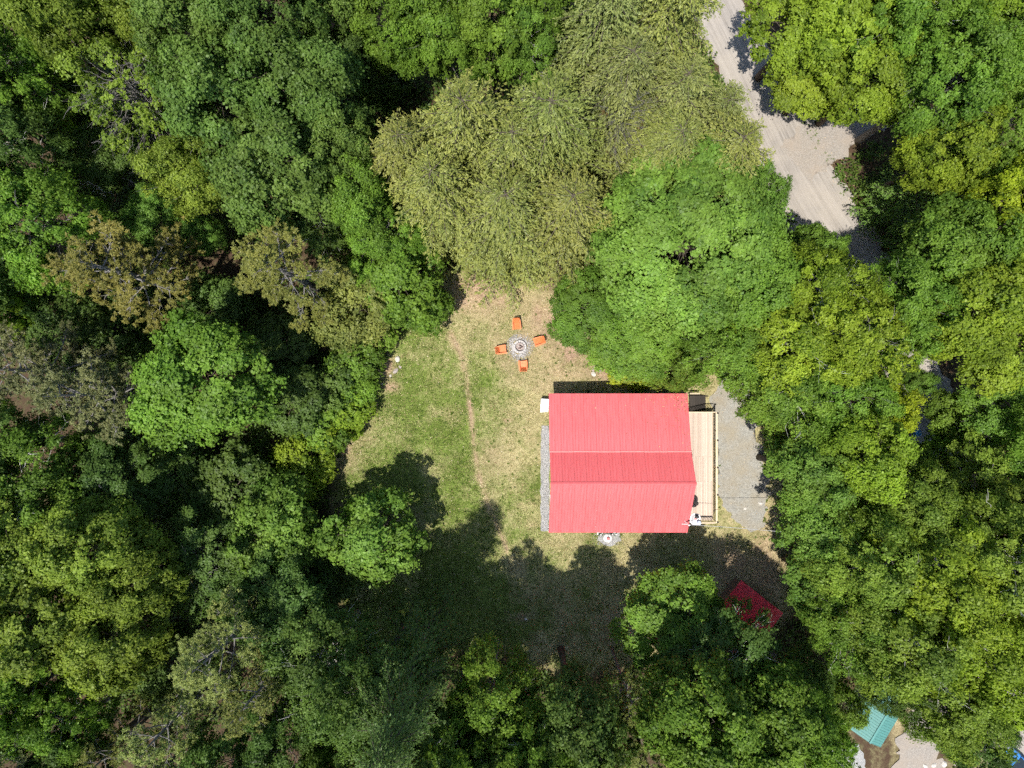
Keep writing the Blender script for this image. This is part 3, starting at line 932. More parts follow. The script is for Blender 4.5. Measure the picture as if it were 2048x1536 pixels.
# loose pebbles round the pit, along the wall and round the tank
def pebble_cloud(name, spots, seed, mat):
    g = np.random.default_rng(seed)
    base = np.array([(1, 0, 0), (0, 1, 0), (-1, 0, 0), (0, -1, 0), (0, 0, 1), (0, 0, -1)], float)
    bf = np.array([(0, 1, 4), (1, 2, 4), (2, 3, 4), (3, 0, 4), (1, 0, 5), (2, 1, 5), (3, 2, 5), (0, 3, 5)])
    P = np.asarray(spots); n = len(P)
    s = g.uniform(.016, .048, n)[:, None, None]
    a = g.uniform(0, 6.28, n)
    ca, sa = np.cos(a), np.sin(a)
    B = base[None] * g.uniform(.6, 1.2, (n, 6, 1)) * np.array([1, .8, .6])
    X = B[:, :, 0] * ca[:, None] - B[:, :, 1] * sa[:, None]
    Y = B[:, :, 0] * sa[:, None] + B[:, :, 1] * ca[:, None]
    V = np.stack([X, Y, B[:, :, 2]], 2) * s + np.concatenate([P, tz(P[:, 0], P[:, 1])[:, None] + .055], 1)[:, None, :]
    Fc = (np.arange(n) * 6)[:, None, None] + bf[None]
    me = npmesh(name, V.reshape(-1, 3), Fc.reshape(-1, 3), tint=np.repeat(g.random(n), 8))
    return link(name, me, mat)
def pebble_mat(name, a, b):
    t = NT(name); return t.done(t.principled(t.mix(t.attr('tint'), a, b), .85, .2))
M['pebble'] = pebble_mat('pebbles', (0.20, 0.19, 0.185), (0.72, 0.69, 0.66))
g = np.random.default_rng(8)
ang = g.uniform(0, 6.283, 2600); rad_ = .55 + np.abs(g.normal(0, .34, 2600)) + .12 * np.sin(ang * 3 + 1)
spots = np.stack([fx_ + rad_ * np.cos(ang), fy_ + rad_ * np.sin(ang)], 1)
spots = spots[rad_ < 1.35 + .2 * np.sin(ang * 2)]
o = pebble_cloud('gravel_ring', spots, 1, M['pebble']); tag(o, 'loose grey gravel scattered around the fire pit', 'gravel', kind='stuff')
spx = g.uniform(1082, 1098, 2600); spy = g.uniform(850, 1063, 2600)
a_, b_ = G(spx, spy)
o = pebble_cloud('wall_gravel', np.stack([a_, b_], 1), 2, M['pebble']); tag(o, 'loose grey gravel along the left cabin wall', 'gravel', kind='stuff')
spx = g.normal(1216, 12, 700); spy = g.uniform(1064, 1090, 700)
a_, b_ = G(spx, spy)
o = pebble_cloud('tank_gravel', np.stack([a_, b_], 1), 3, M['pebble']); tag(o, 'loose gravel around the white gas tank', 'gravel', kind='stuff')

def make_chair():
    ch = empty('garden_chair')
    mat = M['orange']
    # seat slats, front (+y) high
    for k in range(5):
        t = k / 4
        me = boxmesh('seat_slat', (.54, .118, .022), .006)
        link('seat_slat', me, mat, ch, (0, .36 - t * .50, .375 - t * .10), (R(-11) * -1, 0, 0))
    for k in range(5):
        u = (k - 2) / 2
        top = .96 - .09 * u * u
        a = Vector((u * .19, -.16, .26)); b = Vector((u * .255, -.56, top))
        m = MB(); d = (b - a)
        m.beam(a, b, .105, .022)
        o = m.build('back_slat', mat, ch)
    MB().box((0, -.47, .70), (.56, .035, .06)).build('back_brace', mat, ch)
    MB().box((0, -.26, .33), (.50, .035, .06)).build('back_brace', mat, ch)
    for s in (-1, 1):
        me = MB().prism([(s * .27, .46), (s * .40, .46), (s * .415, .20), (s * .36, -.46), (s * .28, -.46)], .545, .57, 'z').mesh('arm'); bm_fix(me, .005)
        link('arm', me, mat, ch)
        MB().beam((s * .315, .36, .0), (s * .315, .36, .545), .09, .03).build('leg', mat, ch)
        MB().beam((s * .285, .40, .34), (s * .285, -.58, .03), .03, .12).build('leg', mat, ch)
        MB().beam((s * .30, -.42, .545), (s * .30, -.40, .09), .07, .03).build('arm_support', mat, ch)
    MB().box((0, .40, .32), (.60, .025, .11)).build('front_apron', mat, ch)
    return ch
def copy_tree(o, parent=None):
    c = o.copy(); COL.objects.link(c); c.parent = parent
    for k in o.children:
        copy_tree(k, c)
    return c
chair0 = make_chair()
spec = [(1033, 650, 180 + 4, 'orange plastic garden chair above the fire pit, seat turned to it'),
        (1077, 683, 90 + 18, 'orange plastic garden chair right of the fire pit, turned slightly'),
        (1046, 731, 4, 'orange plastic garden chair below the fire pit, nearest the cabin'),
        (1003, 700, -90 + 8, 'orange plastic garden chair left of the fire pit on the lawn')]
for i, (px, py, deg, lab) in enumerate(spec):
    c = chair0 if i == 0 else copy_tree(chair0)
    x, y, z = GZ(px, py)
    c.location = (x, y, z + .01); c.rotation_euler = (0, 0, R(deg)); c.scale = (.93, .93, .95)
    tag(c, lab, 'chair', 'orange chairs around the fire pit')

# ------------------------------------------------------------------ rocks
def rock(px, py, s, mat, label, seed, sx=1, sy=.8, sz=.55, group=None):
    x, y, z = GZ(px, py)
    o = link('rock', rock_mesh('rock', seed, sx, sy, sz, 2), mat, None, (x, y, z + s * .12), (0, 0, seed * 1.3), (s, s, s))
    tag(o, label, 'rock', group)
rock(795, 719, .30, M['rock'], 'pale round boulder at the left edge of the lawn, topmost of the row', 1)
rock(800, 734, .17, M['rock_grey'], 'brownish rock just below the pale boulder on the left lawn edge', 2)
rock(791, 742, .26, M['rock_grey'], 'long greyish rock in the middle of the row at the left lawn edge', 3, 1.3, .7)
rock(781, 752, .15, M['rock'], 'small pale rock at the lower end of the left lawn edge row', 4)
rock(765, 768, .12, M['rock'], 'small pale rock beside the dark bush on the left lawn edge', 5)
rock(1490, 1017, .20, M['rock'], 'pale stone on the driveway, the left one of two', 6)
rock(1521, 1006, .25, M['rock'], 'pale stone on the driveway, the right and larger one of two', 7)
rock(1191, 735, .22, M['rock'], 'pale rock above the cabin, topmost in the cluster by the shrubs', 8)
rock(1187, 748, .26, M['rock'], 'pale rock above the cabin, lowest in the cluster by the shrubs', 9)
rock(1199, 742, .18, M['rock_grey'], 'grey rock at the right of the rock cluster above the cabin', 10)
rock(1186, 741, .14, M['rock_grey'], 'small rock at the left of the rock cluster above the cabin', 11)
rock(1052, 1238, .16, M['rock'], 'pale rock lying in the shaded lower lawn', 12)
rock(1850, 1531, .28, M['rock'], 'white rock at the bottom edge, first of the line from the left', 14)
rock(1868, 1529, .30, M['rock'], 'white rock at the bottom edge, second of the line from the left', 15)
rock(1888, 1528, .32, M['rock'], 'white rock at the bottom edge, third of the line from the left', 16)
rock(1910, 1526, .30, M['rock'], 'white rock at the bottom edge, fourth of the line from the left', 17)

# ------------------------------------------------------------------ sheds
def gable_shed(name, label, px, py, z0, deg, run_l, run_r, length, ridge, eave_l, eave_r, roofmat, wallmat, ribs=3, n_pan=4):
    """ridge runs along local +y; left slope towards -x"""
    x, y = G(px, py, ridge)
    root = empty(name, (x, y, float(tz(x, y))), R(deg))
    tag(root, label, 'shed')
    prof = [(-run_l + .2, -.3), (-run_l + .2, eave_l + .02), (0, ridge - .06), (run_r - .2, eave_r + .02), (run_r - .2, -.3)]
    MB().prism(prof, -length + .2, -.2, 'y').build('wall', wallmat, root)
    for s, run, eave in ((-1, run_l, eave_l), (1, run_r, eave_r)):
        L = math.hypot(run, ridge - eave)
        w = length / n_pan
        me = roof_panel_mesh('roof_panel', w, L, ribs)
        ang = math.atan2(ridge - eave, run)
        for k in range(n_pan):
            o = link('roof_panel', me, roofmat, root)
            # panel local: x across (ridge dir), -y down slope
            ez = -s
            mat3 = Matrix(((0, -s * math.cos(ang), -s * -math.sin(ang)), (1 * ez * -1 if False else (1 if s > 0 else -1), 0, 0), (0, math.sin(ang), math.cos(ang))))
            # columns: local x, local y, local z
            lx = Vector((0, 1 if s > 0 else -1, 0)); ly = Vector((-s * math.cos(ang), 0, math.sin(ang))); lz = lx.cross(ly)
            mm = Matrix((lx, ly, lz)).transposed().to_4x4()
            y0 = (-length + k * w) if s > 0 else (-length + (k + 1) * w)
            o.matrix_local = Matrix.Translation((0, y0, ridge)) @ mm
    MB().beam((0, -length - .02, ridge + .035), (0, .02, ridge + .035), .16, .012).build('ridge_cap', roofmat, root)
    d = MB().box((0, -.18, .95), (.9, .05, 1.8)).build('door', wallmat, root)
    MB().box((.32, -.14, .95), (.03, .05, .14)).build('handle', M['steel'], d)
    return root
# local +y points up-right in the photo for the crimson shed
gable_shed('garden_shed', 'small shed with crimson metal roof half hidden by trees below the driveway', 1548, 1212, 2.9, -38, 2.9, 1.35, 3.1, 2.9, 1.75, 2.1, M['shed_roof'], M['shed_wall'])
gable_shed('teal_shed', 'shed with teal ribbed metal roof under trees at lower right', 1808, 1378, 3.2, -31, 1.5, 1.5, 5.2, 3.0, 2.2, 2.2, M['teal_roof'], M['grey_wall'], 4, 6)

# ------------------------------------------------------------------ car at the lower right corner
def make_car():
    x, y = G(2032, 1531)
    c = empty('car', (x, y, float(tz(x, y)) + .05), R(-45 + 180))
    tag(c, 'blue car cut off by the lower right corner', 'car')
    # local +x is the front; loft of cross sections
    st = [(-2.15, .70, .42, .80), (-2.0, .82, .30, .98), (-1.2, .88, .24, 1.0), (0, .90, .22, .98), (1.1, .88, .24, .94), (1.75, .84, .28, .84), (2.1, .70, .36, .70)]
    V = []; Fc = []
    for xx, hw, zb, zt in st:
        V += [(xx, -hw * .92, zb), (xx, -hw, zb + .22), (xx, -hw * .97, zt - .10), (xx, -hw * .80, zt), (xx, hw * .80, zt), (xx, hw * .97, zt - .10), (xx, hw, zb + .22), (xx, hw * .92, zb)]
    for i in range(len(st) - 1):
        for k in range(8):
            a = i * 8 + k; b = i * 8 + (k + 1) % 8
            Fc.append((a, b, b + 8, a + 8))
    Fc.append(tuple(range(8))); Fc.append(tuple(len(V) - 8 + k for k in range(7, -1, -1)))
    me = bpy.data.meshes.new('body'); me.from_pydata(V, [], Fc); bm_fix(me)
    b = link('body', me, M['car_paint'], c); m = b.modifiers.new('s', 'SUBSURF'); m.levels = m.render_levels = 1
    V = []
    for xx, hw, z in ((-1.75, .72, .97), (-1.25, .60, 1.42), (.15, .60, 1.46), (.95, .74, .95)):
        V += [(xx, -hw, z), (xx, hw, z)]
    V2 = V + [(-1.75, -.74, .9), (-1.75, .74, .9), (.95, -.76, .9), (.95, .76, .9)]
    MB().add(V, [(2, 3, 5, 4)]).build('roof', M['car_paint'], c)
    MB().add([(.15, -.57, 1.45), (.15, .57, 1.45), (.93, .69, .965), (.93, -.69, .965)], [(0, 1, 2, 3)]).build('windshield', M['glass'], c)
    MB().add([(-1.25, -.57, 1.41), (-1.25, .57, 1.41), (-1.73, .69, .98), (-1.73, -.69, .98)], [(0, 1, 2, 3)]).build('rear_window', M['glass'], c)
    for s in (-1, 1):
        MB().add([(-1.2, s * .61, 1.40), (.14, s * .61, 1.44), (.86, s * .735, .98), (-1.66, s * .72, .99)], [(0, 1, 2, 3)]).build('side_window', M['glass'], c)
        MB().beam((.15, s * .585, 1.462), (.95, s * .725, .955), .07, .04).build('pillar', M['car_paint'], c)
        MB().box((.72, s * .98, .99), (.12, .18, .13)).build('mirror', M['car_paint'], c)
        MB().box((2.0, s * .55, .66), (.18, .30, .12)).build('headlight', M['blue_white'], c)
        for xx in (-1.3, 1.3):
            w = MB().lathe([(.18, -.10), (.30, -.10), (.32, -.06), (.32, .06), (.30, .10), (.18, .10)], 22).build('wheel', M['tyre'], c, True, (xx, s * .80, .30), (R(90), 0, 0))
            r_ = MB().lathe([(0, .09), (.16, .08), (.19, .10)], 18).lathe([(.19, -.10), (.16, -.08), (0, -.09)], 18).build('rim', M['grey_metal'], w)
make_car()

# small blue drum glimpsed through the trees by the road
x, y, z = GZ(1838, 866)
x, y = G(1838, 866, 0.9)
br = empty('blue_drum', (x, y, float(tz(x, y))))
tag(br, 'small bright blue plastic drum glimpsed through trees right of the driveway', 'drum')
MB().lathe([(.26, 0), (.29, .05), (.29, .28), (.30, .30), (.29, .32), (.29, .58), (.30, .60), (.29, .62), (.29, .86), (.27, .90), (.25, .90), (.25, .87), (0, .87)], 22).build('body', M['blue_tarp'], br, True)
MB().lathe([(.05, .87), (.05, .90), (0, .90)], 10).build('bung', M['white'], br, False, (.14, 0, 0))

def log(p0, p1, r0, label, mat=M['bark_white'], z=.2):
    a = Vector((*G(*p0), z)); b = Vector((*G(*p1), z + .05))
    mid = (a + b) / 2 + Vector((.06, -.05, .04))
    for q in (a, mid, b):
        q.z = float(tz(q.x, q.y)) + r0 + .06
    o = MB().tube([a, mid, b], [r0, r0 * .85, r0 * .6], 9).build('fallen_log', mat, None, True)
    tag(o, label, 'log')
log((1712, 1341), (1750, 1354), .14, 'pale fallen birch log above the teal roof, lower of two')
log((1722, 1324), (1752, 1349), .11, 'thin pale fallen birch log above the teal roof, upper of two')
# ------------------------------------------------------------------ vegetation builders
def unit(v):
    return v / np.maximum(np.linalg.norm(v, axis=-1, keepdims=True), 1e-9)

def leaf_quads(P, N, T, L, W, tint, fold=0.0):
    """P centres, N normals, T lengthwise directions -> quad arrays"""
    T = unit(T - N * np.sum(T * N, 1, keepdims=True))
    B = np.cross(N, T)
    L = L[:, None] * 0.5; W = W[:, None] * 0.5
    V = np.stack([P - T * L, P + B * W - T * L * 0.1, P + T * L, P - B * W - T * L * 0.1], 1)
    if fold:
        V[:, (0, 2)] -= N[:, None] * (W * fold)[:, None]
    n = len(P)
    return V.reshape(-1, 3), np.arange(n * 4).reshape(n, 4), tint

def limb_path(a, b, sag, rng, k=5):
    a = np.asarray(a, float); b = np.asarray(b, float)
    t = np.linspace(0, 1, k)[:, None]
    p = a + (b - a) * t
    p[:, 2] += sag * np.sin(t[:, 0] * math.pi)
    p[1:-1] += rng.normal(0, 0.04 * np.linalg.norm(b - a), (k - 2, 3))
    return [tuple(q) for q in p]

def make_broad(name, seed, Rr=4.5, Ht=16.0, zc=10.8, rz=4.6, nclump=95, crad=0.85, per=400, leaf=0.15, flat=0.62,
               inner=0.25, lobes=0.16, ragged=0.0, spray=0.0, bottom=-0.45, droop=0.0, twigs=0):
    rng = np.random.default_rng(seed)
    i = np.arange(nclump) + 0.5
    zz = 1 - i / nclump * (1 - bottom)
    ph = i * 2.399963 + rng.uniform(0, 6)
    zz = np.clip(zz + rng.normal(0, .07, nclump), bottom, 1)
    rr_ = np.sqrt(np.maximum(0, 1 - zz ** 2))
    D = np.stack([rr_ * np.cos(ph), rr_ * np.sin(ph), zz], 1)
    D = unit(D + rng.normal(0, .10, D.shape))
    ang = np.arctan2(D[:, 1], D[:, 0])
    f = 1 + lobes * (np.sin(ang * 2 + rng.uniform(0, 6)) * .5 + np.sin(ang * 3 + rng.uniform(0, 6)) * .6 + np.sin(ang * 5 + D[:, 2] * 3 + rng.uniform(0, 6)) * .5)
    dist = rng.uniform(.80, 1.0, nclump) * f
    ins = rng.random(nclump) < inner
    dist[ins] *= rng.uniform(.55, .85, ins.sum())
    C = D * dist[:, None] * np.array([Rr - crad * .6, Rr - crad * .6, rz - crad * .4]) + np.array([0, 0, zc])
    crads = crad * np.clip(rng.lognormal(-.03, .30, nclump), .5, 1.7)
    keep = rng.random(nclump) > ragged
    ctint = rng.random(nclump)
    Ps, Ns, Ts, Ls, Ws, Tt = [], [], [], [], [], []
    for k in range(nclump):
        if not keep[k]:
            continue
        n = int(per * (crads[k] / crad) ** 2 * rng.uniform(.8, 1.2))
        d = unit(rng.normal(0, 1, (n, 3)))
        # twig level grouping inside a clump
        nt = max(6, n // 16)
        tw = unit(rng.normal(0, 1, (nt, 3)) + np.array([0, 0, .55]) + D[k] * .55)
        tr = np.where(rng.random(nt) < .8, rng.uniform(.82, 1.02, nt), rng.uniform(.4, .8, nt))
        own = rng.integers(0, nt, n)
        rad = crads[k]
        q = tw[own] * tr[own][:, None] * rad + d * rad * np.where(rng.random(n) < .16, .5, .16)[:, None]
        q[:, 2] *= flat
        if spray:
            out = unit(C[k] - np.array([0, 0, zc])) * np.array([1, 1, .2])
            q += out * (rng.random(n)[:, None] ** 1.5) * spray * rad - np.array([0, 0, 1]) * droop * rad * rng.random(n)[:, None]
        nrm = unit(unit(q) * .75 + D[k] * .25 + np.array([0, 0, .6]) + rng.normal(0, .46, (n, 3)))
        Ps.append(C[k] + q); Ns.append(nrm); Ts.append(unit(q + rng.normal(0, .6 * rad, (n, 3))))
        l = leaf * rng.uniform(.5, 1.6, n)
        Ls.append(l); Ws.append(l * rng.uniform(.55, .8, n))
        Tt.append(np.clip(.46 * ctint[k] + .26 * rng.random(nt)[own] + .32 * rng.random(n) - .02, 0, 1))
    V, Fc, tt = leaf_quads(np.concatenate(Ps), np.concatenate(Ns), np.concatenate(Ts), np.concatenate(Ls), np.concatenate(Ws), np.concatenate(Tt), .35)
    crown = npmesh(name + '_crown', V, Fc, tint=tt)
    crown.materials.append(M['leaf'])
    m = MB()
    top = zc + rz * .45
    r0 = .17 + .011 * Ht
    bend = rng.normal(0, .25, (6, 2)); bend[0] = 0
    tp = [(bend[j, 0] * j / 5, bend[j, 1] * j / 5, -0.4 + (top + .4) * j / 5) for j in range(6)]
    m.tube(tp, [r0 * 1.35, r0, r0 * .85, r0 * .65, r0 * .42, r0 * .12], 8)
    sel = [k for k in range(nclump) if k % 2 == 0 or ragged > 0]
    for k in sel:
        c = C[k]
        hz = max(zc - rz * .9, min(top - .3, c[2] - .35 * np.hypot(c[0], c[1]) - .3))
        t = (hz + .4) / (top + .4) * 5; j = int(min(4, t)); u = t - j
        a = tuple(np.array(tp[j]) * (1 - u) + np.array(tp[j + 1]) * u)
        rb = r0 * .30 * (1 - hz / (top + 4))
        m.tube(limb_path(a, c, .2, rng), [rb, rb * .8, rb * .6, rb * .38, rb * .12], 5, False)
        if ragged > 0 or k % 6 == 0:
            for _ in range(4 if ragged > 0 else 2):
                e = c + unit(rng.normal(0, 1, 3) + (c - np.array([0, 0, zc])) / Rr * .8) * rng.uniform(.5, 1.3)
                m.tube(limb_path(tuple(np.array(a) * .3 + c * .7), e, .05, rng, 4), [rb * .45, rb * .3, rb * .2, .006], 4, False)
    for _ in range(int(twigs)):
        k = rng.integers(0, nclump); c = C[k]
        e = c + unit(D[k] * np.array([1, 1, .6]) + rng.normal(0, .45, 3)) * rng.uniform(.8, 1.7)
        m.tube(limb_path(tuple(c * .8 + np.array([0, 0, zc]) * .2), e, .1, rng, 5), [.035, .03, .022, .016, .006], 4, False)
        e2 = e + unit(rng.normal(0, 1, 3) + D[k]) * .6
        m.tube(limb_path(tuple(c * .4 + e * .6), e2, .05, rng, 3), [.018, .012, .005], 4, False)
    trunk = m.mesh(name + '_trunk', True)
    return dict(trunk=trunk, crown=crown, R=Rr, H=Ht, zc=zc)

def make_hemlock(name, seed, Rr=4.2, Ht=20.0, z0=2.5, nb=150, power=.75, sp=.26, wide=.42, droop=.35, dens=1.0):
    rng = np.random.default_rng(seed)
    m = MB()
    r0 = .30
    m.tube([(0, 0, -.4), (.05, 0, Ht * .3), (0, .06, Ht * .65), (0, 0, Ht - .5)], [r0 * 1.25, r0 * .9, r0 * .42, .02], 8)
    Ps, Ns, Ts, Ls, Ws, Tt = [], [], [], [], [], []
    for k in range(nb):
        u = (k + rng.random()) / nb
        z = z0 + (Ht - z0 - .1) * (1 - (1 - u) ** 1.35)
        Lb = Rr * ((1 - (z - z0) / (Ht - z0)) ** power) * rng.uniform(.55, 1.18) + .35
        a = k * 2.399963 + rng.normal(0, .5)
        up = .38 * (z / Ht) - .10 + rng.normal(0, .06)
        out = np.array([math.cos(a), math.sin(a), 0.0]); side = np.array([-math.sin(a), math.cos(a), 0.0])
        def bp(s):
            return np.array([0, 0, z]) + out * (Lb * s)[:, None] + np.array([0, 0, 1]) * (Lb * (up * s - droop * .55 * s ** 2.2))[:, None]
        ss = np.linspace(0, 1, 5)
        pts = bp(ss)
        rb = .018 + .012 * Lb
        m.tube([tuple(p) for p in pts], [rb, rb * .8, rb * .55, rb * .3, .006], 4, False)
        ntw = max(7, int(Lb * 5.0))
        bt = rng.random()
        for j in range(ntw):
            s0 = .18 if z < Ht * .7 else .02
            s = s0 + (1 - s0) * (j + rng.random()) / ntw
            sg = 1 if j % 2 else -1
            tl = (Lb * wide * (1.05 - s) + .28) * rng.uniform(.7, 1.2)
            base = bp(np.array([s]))[0]
            dirv = unit(out * rng.uniform(.35, 1.0) + side * sg * rng.uniform(.15, 1.0) + np.array([0, 0, -.10 + rng.normal(0, .22)]))
            n = max(5, int(tl / .052 * dens))
            q = rng.random(n) ** .8
            p = base + dirv * (tl * q)[:, None] + np.array([0, 0, -1]) * (droop * tl * q ** 2)[:, None]
            p += rng.normal(0, .06, (n, 3))
            td = unit(dirv + np.array([0, 0, -droop]) * q[:, None] * 1.2 + side * (rng.choice([-1, 1], n) * rng.uniform(.1, .8, n))[:, None])
            nr = unit(np.array([0, 0, 1.0]) + rng.normal(0, .45, (n, 3)) + out * .3)
            l = sp * rng.uniform(.6, 1.25, n)
            Ps.append(p); Ns.append(nr); Ts.append(td); Ls.append(l); Ws.append(l * rng.uniform(.24, .38, n))
            Tt.append(np.clip(.02 + .35 * q * s + .30 * bt + .45 * rng.random(n) - .06, 0, 1))
    V, Fc, tt = leaf_quads(np.concatenate(Ps), np.concatenate(Ns), np.concatenate(Ts), np.concatenate(Ls), np.concatenate(Ws), np.concatenate(Tt))
    crown = npmesh(name + '_crown', V, Fc, tint=tt); crown.materials.append(M['needle'])
    return dict(trunk=m.mesh(name + '_trunk', True), crown=crown, R=Rr, H=Ht, zc=Ht * .45)

def make_pine(name, seed, Rr=4.5, Ht=18.0, z0=6.5, nb=46, tuft=.55, per=120, bare=.2):
    rng = np.random.default_rng(seed)
    m = MB(); r0 = .28
    m.tube([(0, 0, -.4), (.08, .02, Ht * .35), (0, .1, Ht * .7), (0, 0, Ht)], [r0 * 1.25, r0, r0 * .55, .03], 8)
    Ps, Ns, Ts, Ls, Ws, Tt = [], [], [], [], [], []
    for k in range(nb):
        u = (k + .5) / nb
        z = z0 + (Ht - z0) * u
        Lb = Rr * (math.sin(min(1, (u * .92 + .16)) * math.pi) ** .55) * rng.uniform(.4, 1.3) * (1 - .35 * u) + .3
        a = k * 2.399963 + rng.normal(0, .5)
        out = np.array([math.cos(a), math.sin(a), 0.0]); side = np.array([-math.sin(a), math.cos(a), 0.0])
        up = .15 + .45 * u
        def bp(s):
            return np.array([0, 0, z]) + out * Lb * s + np.array([0, 0, Lb * (up * s * s - .10 * s)])
        rb = .025 + .012 * Lb
        m.tube([tuple(bp(s)) for s in (0, .3, .6, .85, 1)], [rb, rb * .8, rb * .55, rb * .35, .01], 5, False)
        ends = [(bp(1.0), 1.0)]
        for j in range(int(3 + Lb * 2.4)):
            s = rng.uniform(.35, .95); sg = rng.choice([-1, 1])
            b0 = bp(s); tl = rng.uniform(.35, .9) * (1.2 - .5 * s)
            e = b0 + out * tl * rng.uniform(.4, .9) + side * sg * tl * rng.uniform(.4, 1) + np.array([0, 0, tl * rng.uniform(-.05, .35)])
            m.tube(limb_path(tuple(b0), e, .03, rng, 4), [rb * .4, rb * .3, rb * .2, .005], 4, False)
            if rng.random() > bare:
                ends.append((e, s))
        bt = rng.random()
        for e, s in ends:
            rad = tuft * rng.uniform(.6, 1.25)
            ns = rng.integers(5, 9)
            sc = e + rng.normal(0, .45, (ns, 3)) * rad * np.array([1, 1, .45])
            n = int(per * (rad / tuft) ** 1.5)
            own = rng.integers(0, ns, n)
            d = unit(rng.normal(0, 1, (n, 3)) + np.array([0, 0, .75]) + out * .3)
            l = rng.uniform(.15, .28, n)
            p = sc[own] + d * (l * .5)[:, None]
            nr = unit(np.cross(d, unit(rng.normal(0, 1, (n, 3)))) + np.array([0, 0, .8]))
            Ps.append(p); Ns.append(nr); Ts.append(d); Ls.append(l); Ws.append(l * .26)
            Tt.append(np.clip(.30 * bt + .3 * rng.random(ns)[own] + .42 * rng.random(n), 0, 1))
    V, Fc, tt = leaf_quads(np.concatenate(Ps), np.concatenate(Ns), np.concatenate(Ts), np.concatenate(Ls), np.concatenate(Ws), np.concatenate(Tt))
    crown = npmesh(name + '_crown', V, Fc, tint=tt); crown.materials.append(M['needle'])
    return dict(trunk=m.mesh(name + '_trunk', True), crown=crown, R=Rr, H=Ht, zc=Ht * .68)

LIB = {
    'oak': [make_broad('oak', s, nclump=84, crad=.88, per=560, leaf=.19, lobes=.2, inner=.22, flat=.78) for s in (11, 12, 13)],
    'maple': [make_broad('maple', s, nclump=110, crad=.80, per=560, leaf=.15, lobes=.12, inner=.15, flat=.75) for s in (21, 22)],
    'big': [make_broad('big', 31, Rr=6.6, Ht=17, zc=10.5, rz=5.2, nclump=190, crad=1.0, per=640, leaf=.19, lobes=.10, inner=.15, flat=.62)],
    'airy': [make_broad('airy', s, nclump=120, crad=.72, per=400, leaf=.16, lobes=.24, inner=.3, flat=.62, spray=.55, droop=.25, rz=5.0, twigs=9) for s in (41, 42, 43)],
    'sparse': [make_broad('sparse', 51, nclump=100, crad=.6, per=210, leaf=.165, lobes=.25, inner=.4, ragged=.22, twigs=25)],
    'dead': [make_broad('dead', 52, nclump=80, crad=.5, per=60, leaf=.12, lobes=.25, inner=.4, ragged=.85)],
    'small': [make_broad('small', s, Rr=3.0, Ht=8.0, zc=4.6, rz=3.0, nclump=56, crad=.72, per=430, leaf=.175, lobes=.22, inner=.2, bottom=-.8, flat=.75) for s in (61, 62)],
    'bush': [make_broad('bush', s, Rr=1.9, Ht=3.2, zc=1.5, rz=1.6, nclump=34, crad=.52, per=260, leaf=.15, lobes=.25, inner=.2, bottom=-.7, flat=.75) for s in (71, 72, 73)],
    'hem': [make_hemlock('hemlock', s, Rr=4.6, power=.38, nb=200, wide=.40, droop=.6, sp=.24, dens=.95) for s in (81, 82, 83)],
    'fir': [make_hemlock('fir', 84, Rr=3.4, Ht=16, z0=1.0, nb=130, power=.85, sp=.22, wide=.35, droop=.15)],
    'pine': [make_pine('pine', s, nb=32, tuft=.62, per=190, bare=.30) for s in (91, 92, 93)],
}
NAMES = {'oak': 'broadleaf_tree', 'maple': 'broadleaf_tree', 'big': 'broadleaf_tree', 'airy': 'broadleaf_tree', 'sparse': 'broadleaf_tree', 'dead': 'bare_tree',
         'small': 'young_tree', 'bush': 'bush', 'hem': 'hemlock_tree', 'fir': 'conifer_tree', 'pine': 'pine_tree'}
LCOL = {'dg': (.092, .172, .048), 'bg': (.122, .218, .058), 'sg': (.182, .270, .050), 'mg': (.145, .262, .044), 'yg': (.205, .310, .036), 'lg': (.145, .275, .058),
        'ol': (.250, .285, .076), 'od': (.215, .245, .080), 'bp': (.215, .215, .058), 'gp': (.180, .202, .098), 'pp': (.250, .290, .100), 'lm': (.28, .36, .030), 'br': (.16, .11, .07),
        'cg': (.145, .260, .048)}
WORD = {'sg': 'yellow green', 'dg': 'dark green', 'bg': 'deep green', 'mg': 'green', 'yg': 'yellow green', 'lg': 'bright green', 'ol': 'olive', 'od': 'dark olive', 'bp': 'brownish', 'gp': 'greyish',
        'pp': 'pale', 'lm': 'lime', 'br': 'brown', 'cg': 'dark green'}
KINDW = {'oak': 'clumpy broadleaf tree', 'maple': 'dense broadleaf tree', 'big': 'large round broadleaf tree', 'airy': 'loose leafy tree', 'sparse': 'half bare tree with grey twigs',
         'dead': 'bare tree with grey twigs', 'small': 'small leafy tree', 'bush': 'bush', 'hem': 'feathery hemlock', 'fir': 'spiky conifer', 'pine': 'open pine'}
GROUPS = {'hem': 'hemlocks above the clearing', 'pine': 'pines of the left and lower woods', 'bush': 'bushes along the clearing edge', 'small': 'small trees along the clearing edge'}
trng = random.Random(77)
count = {}
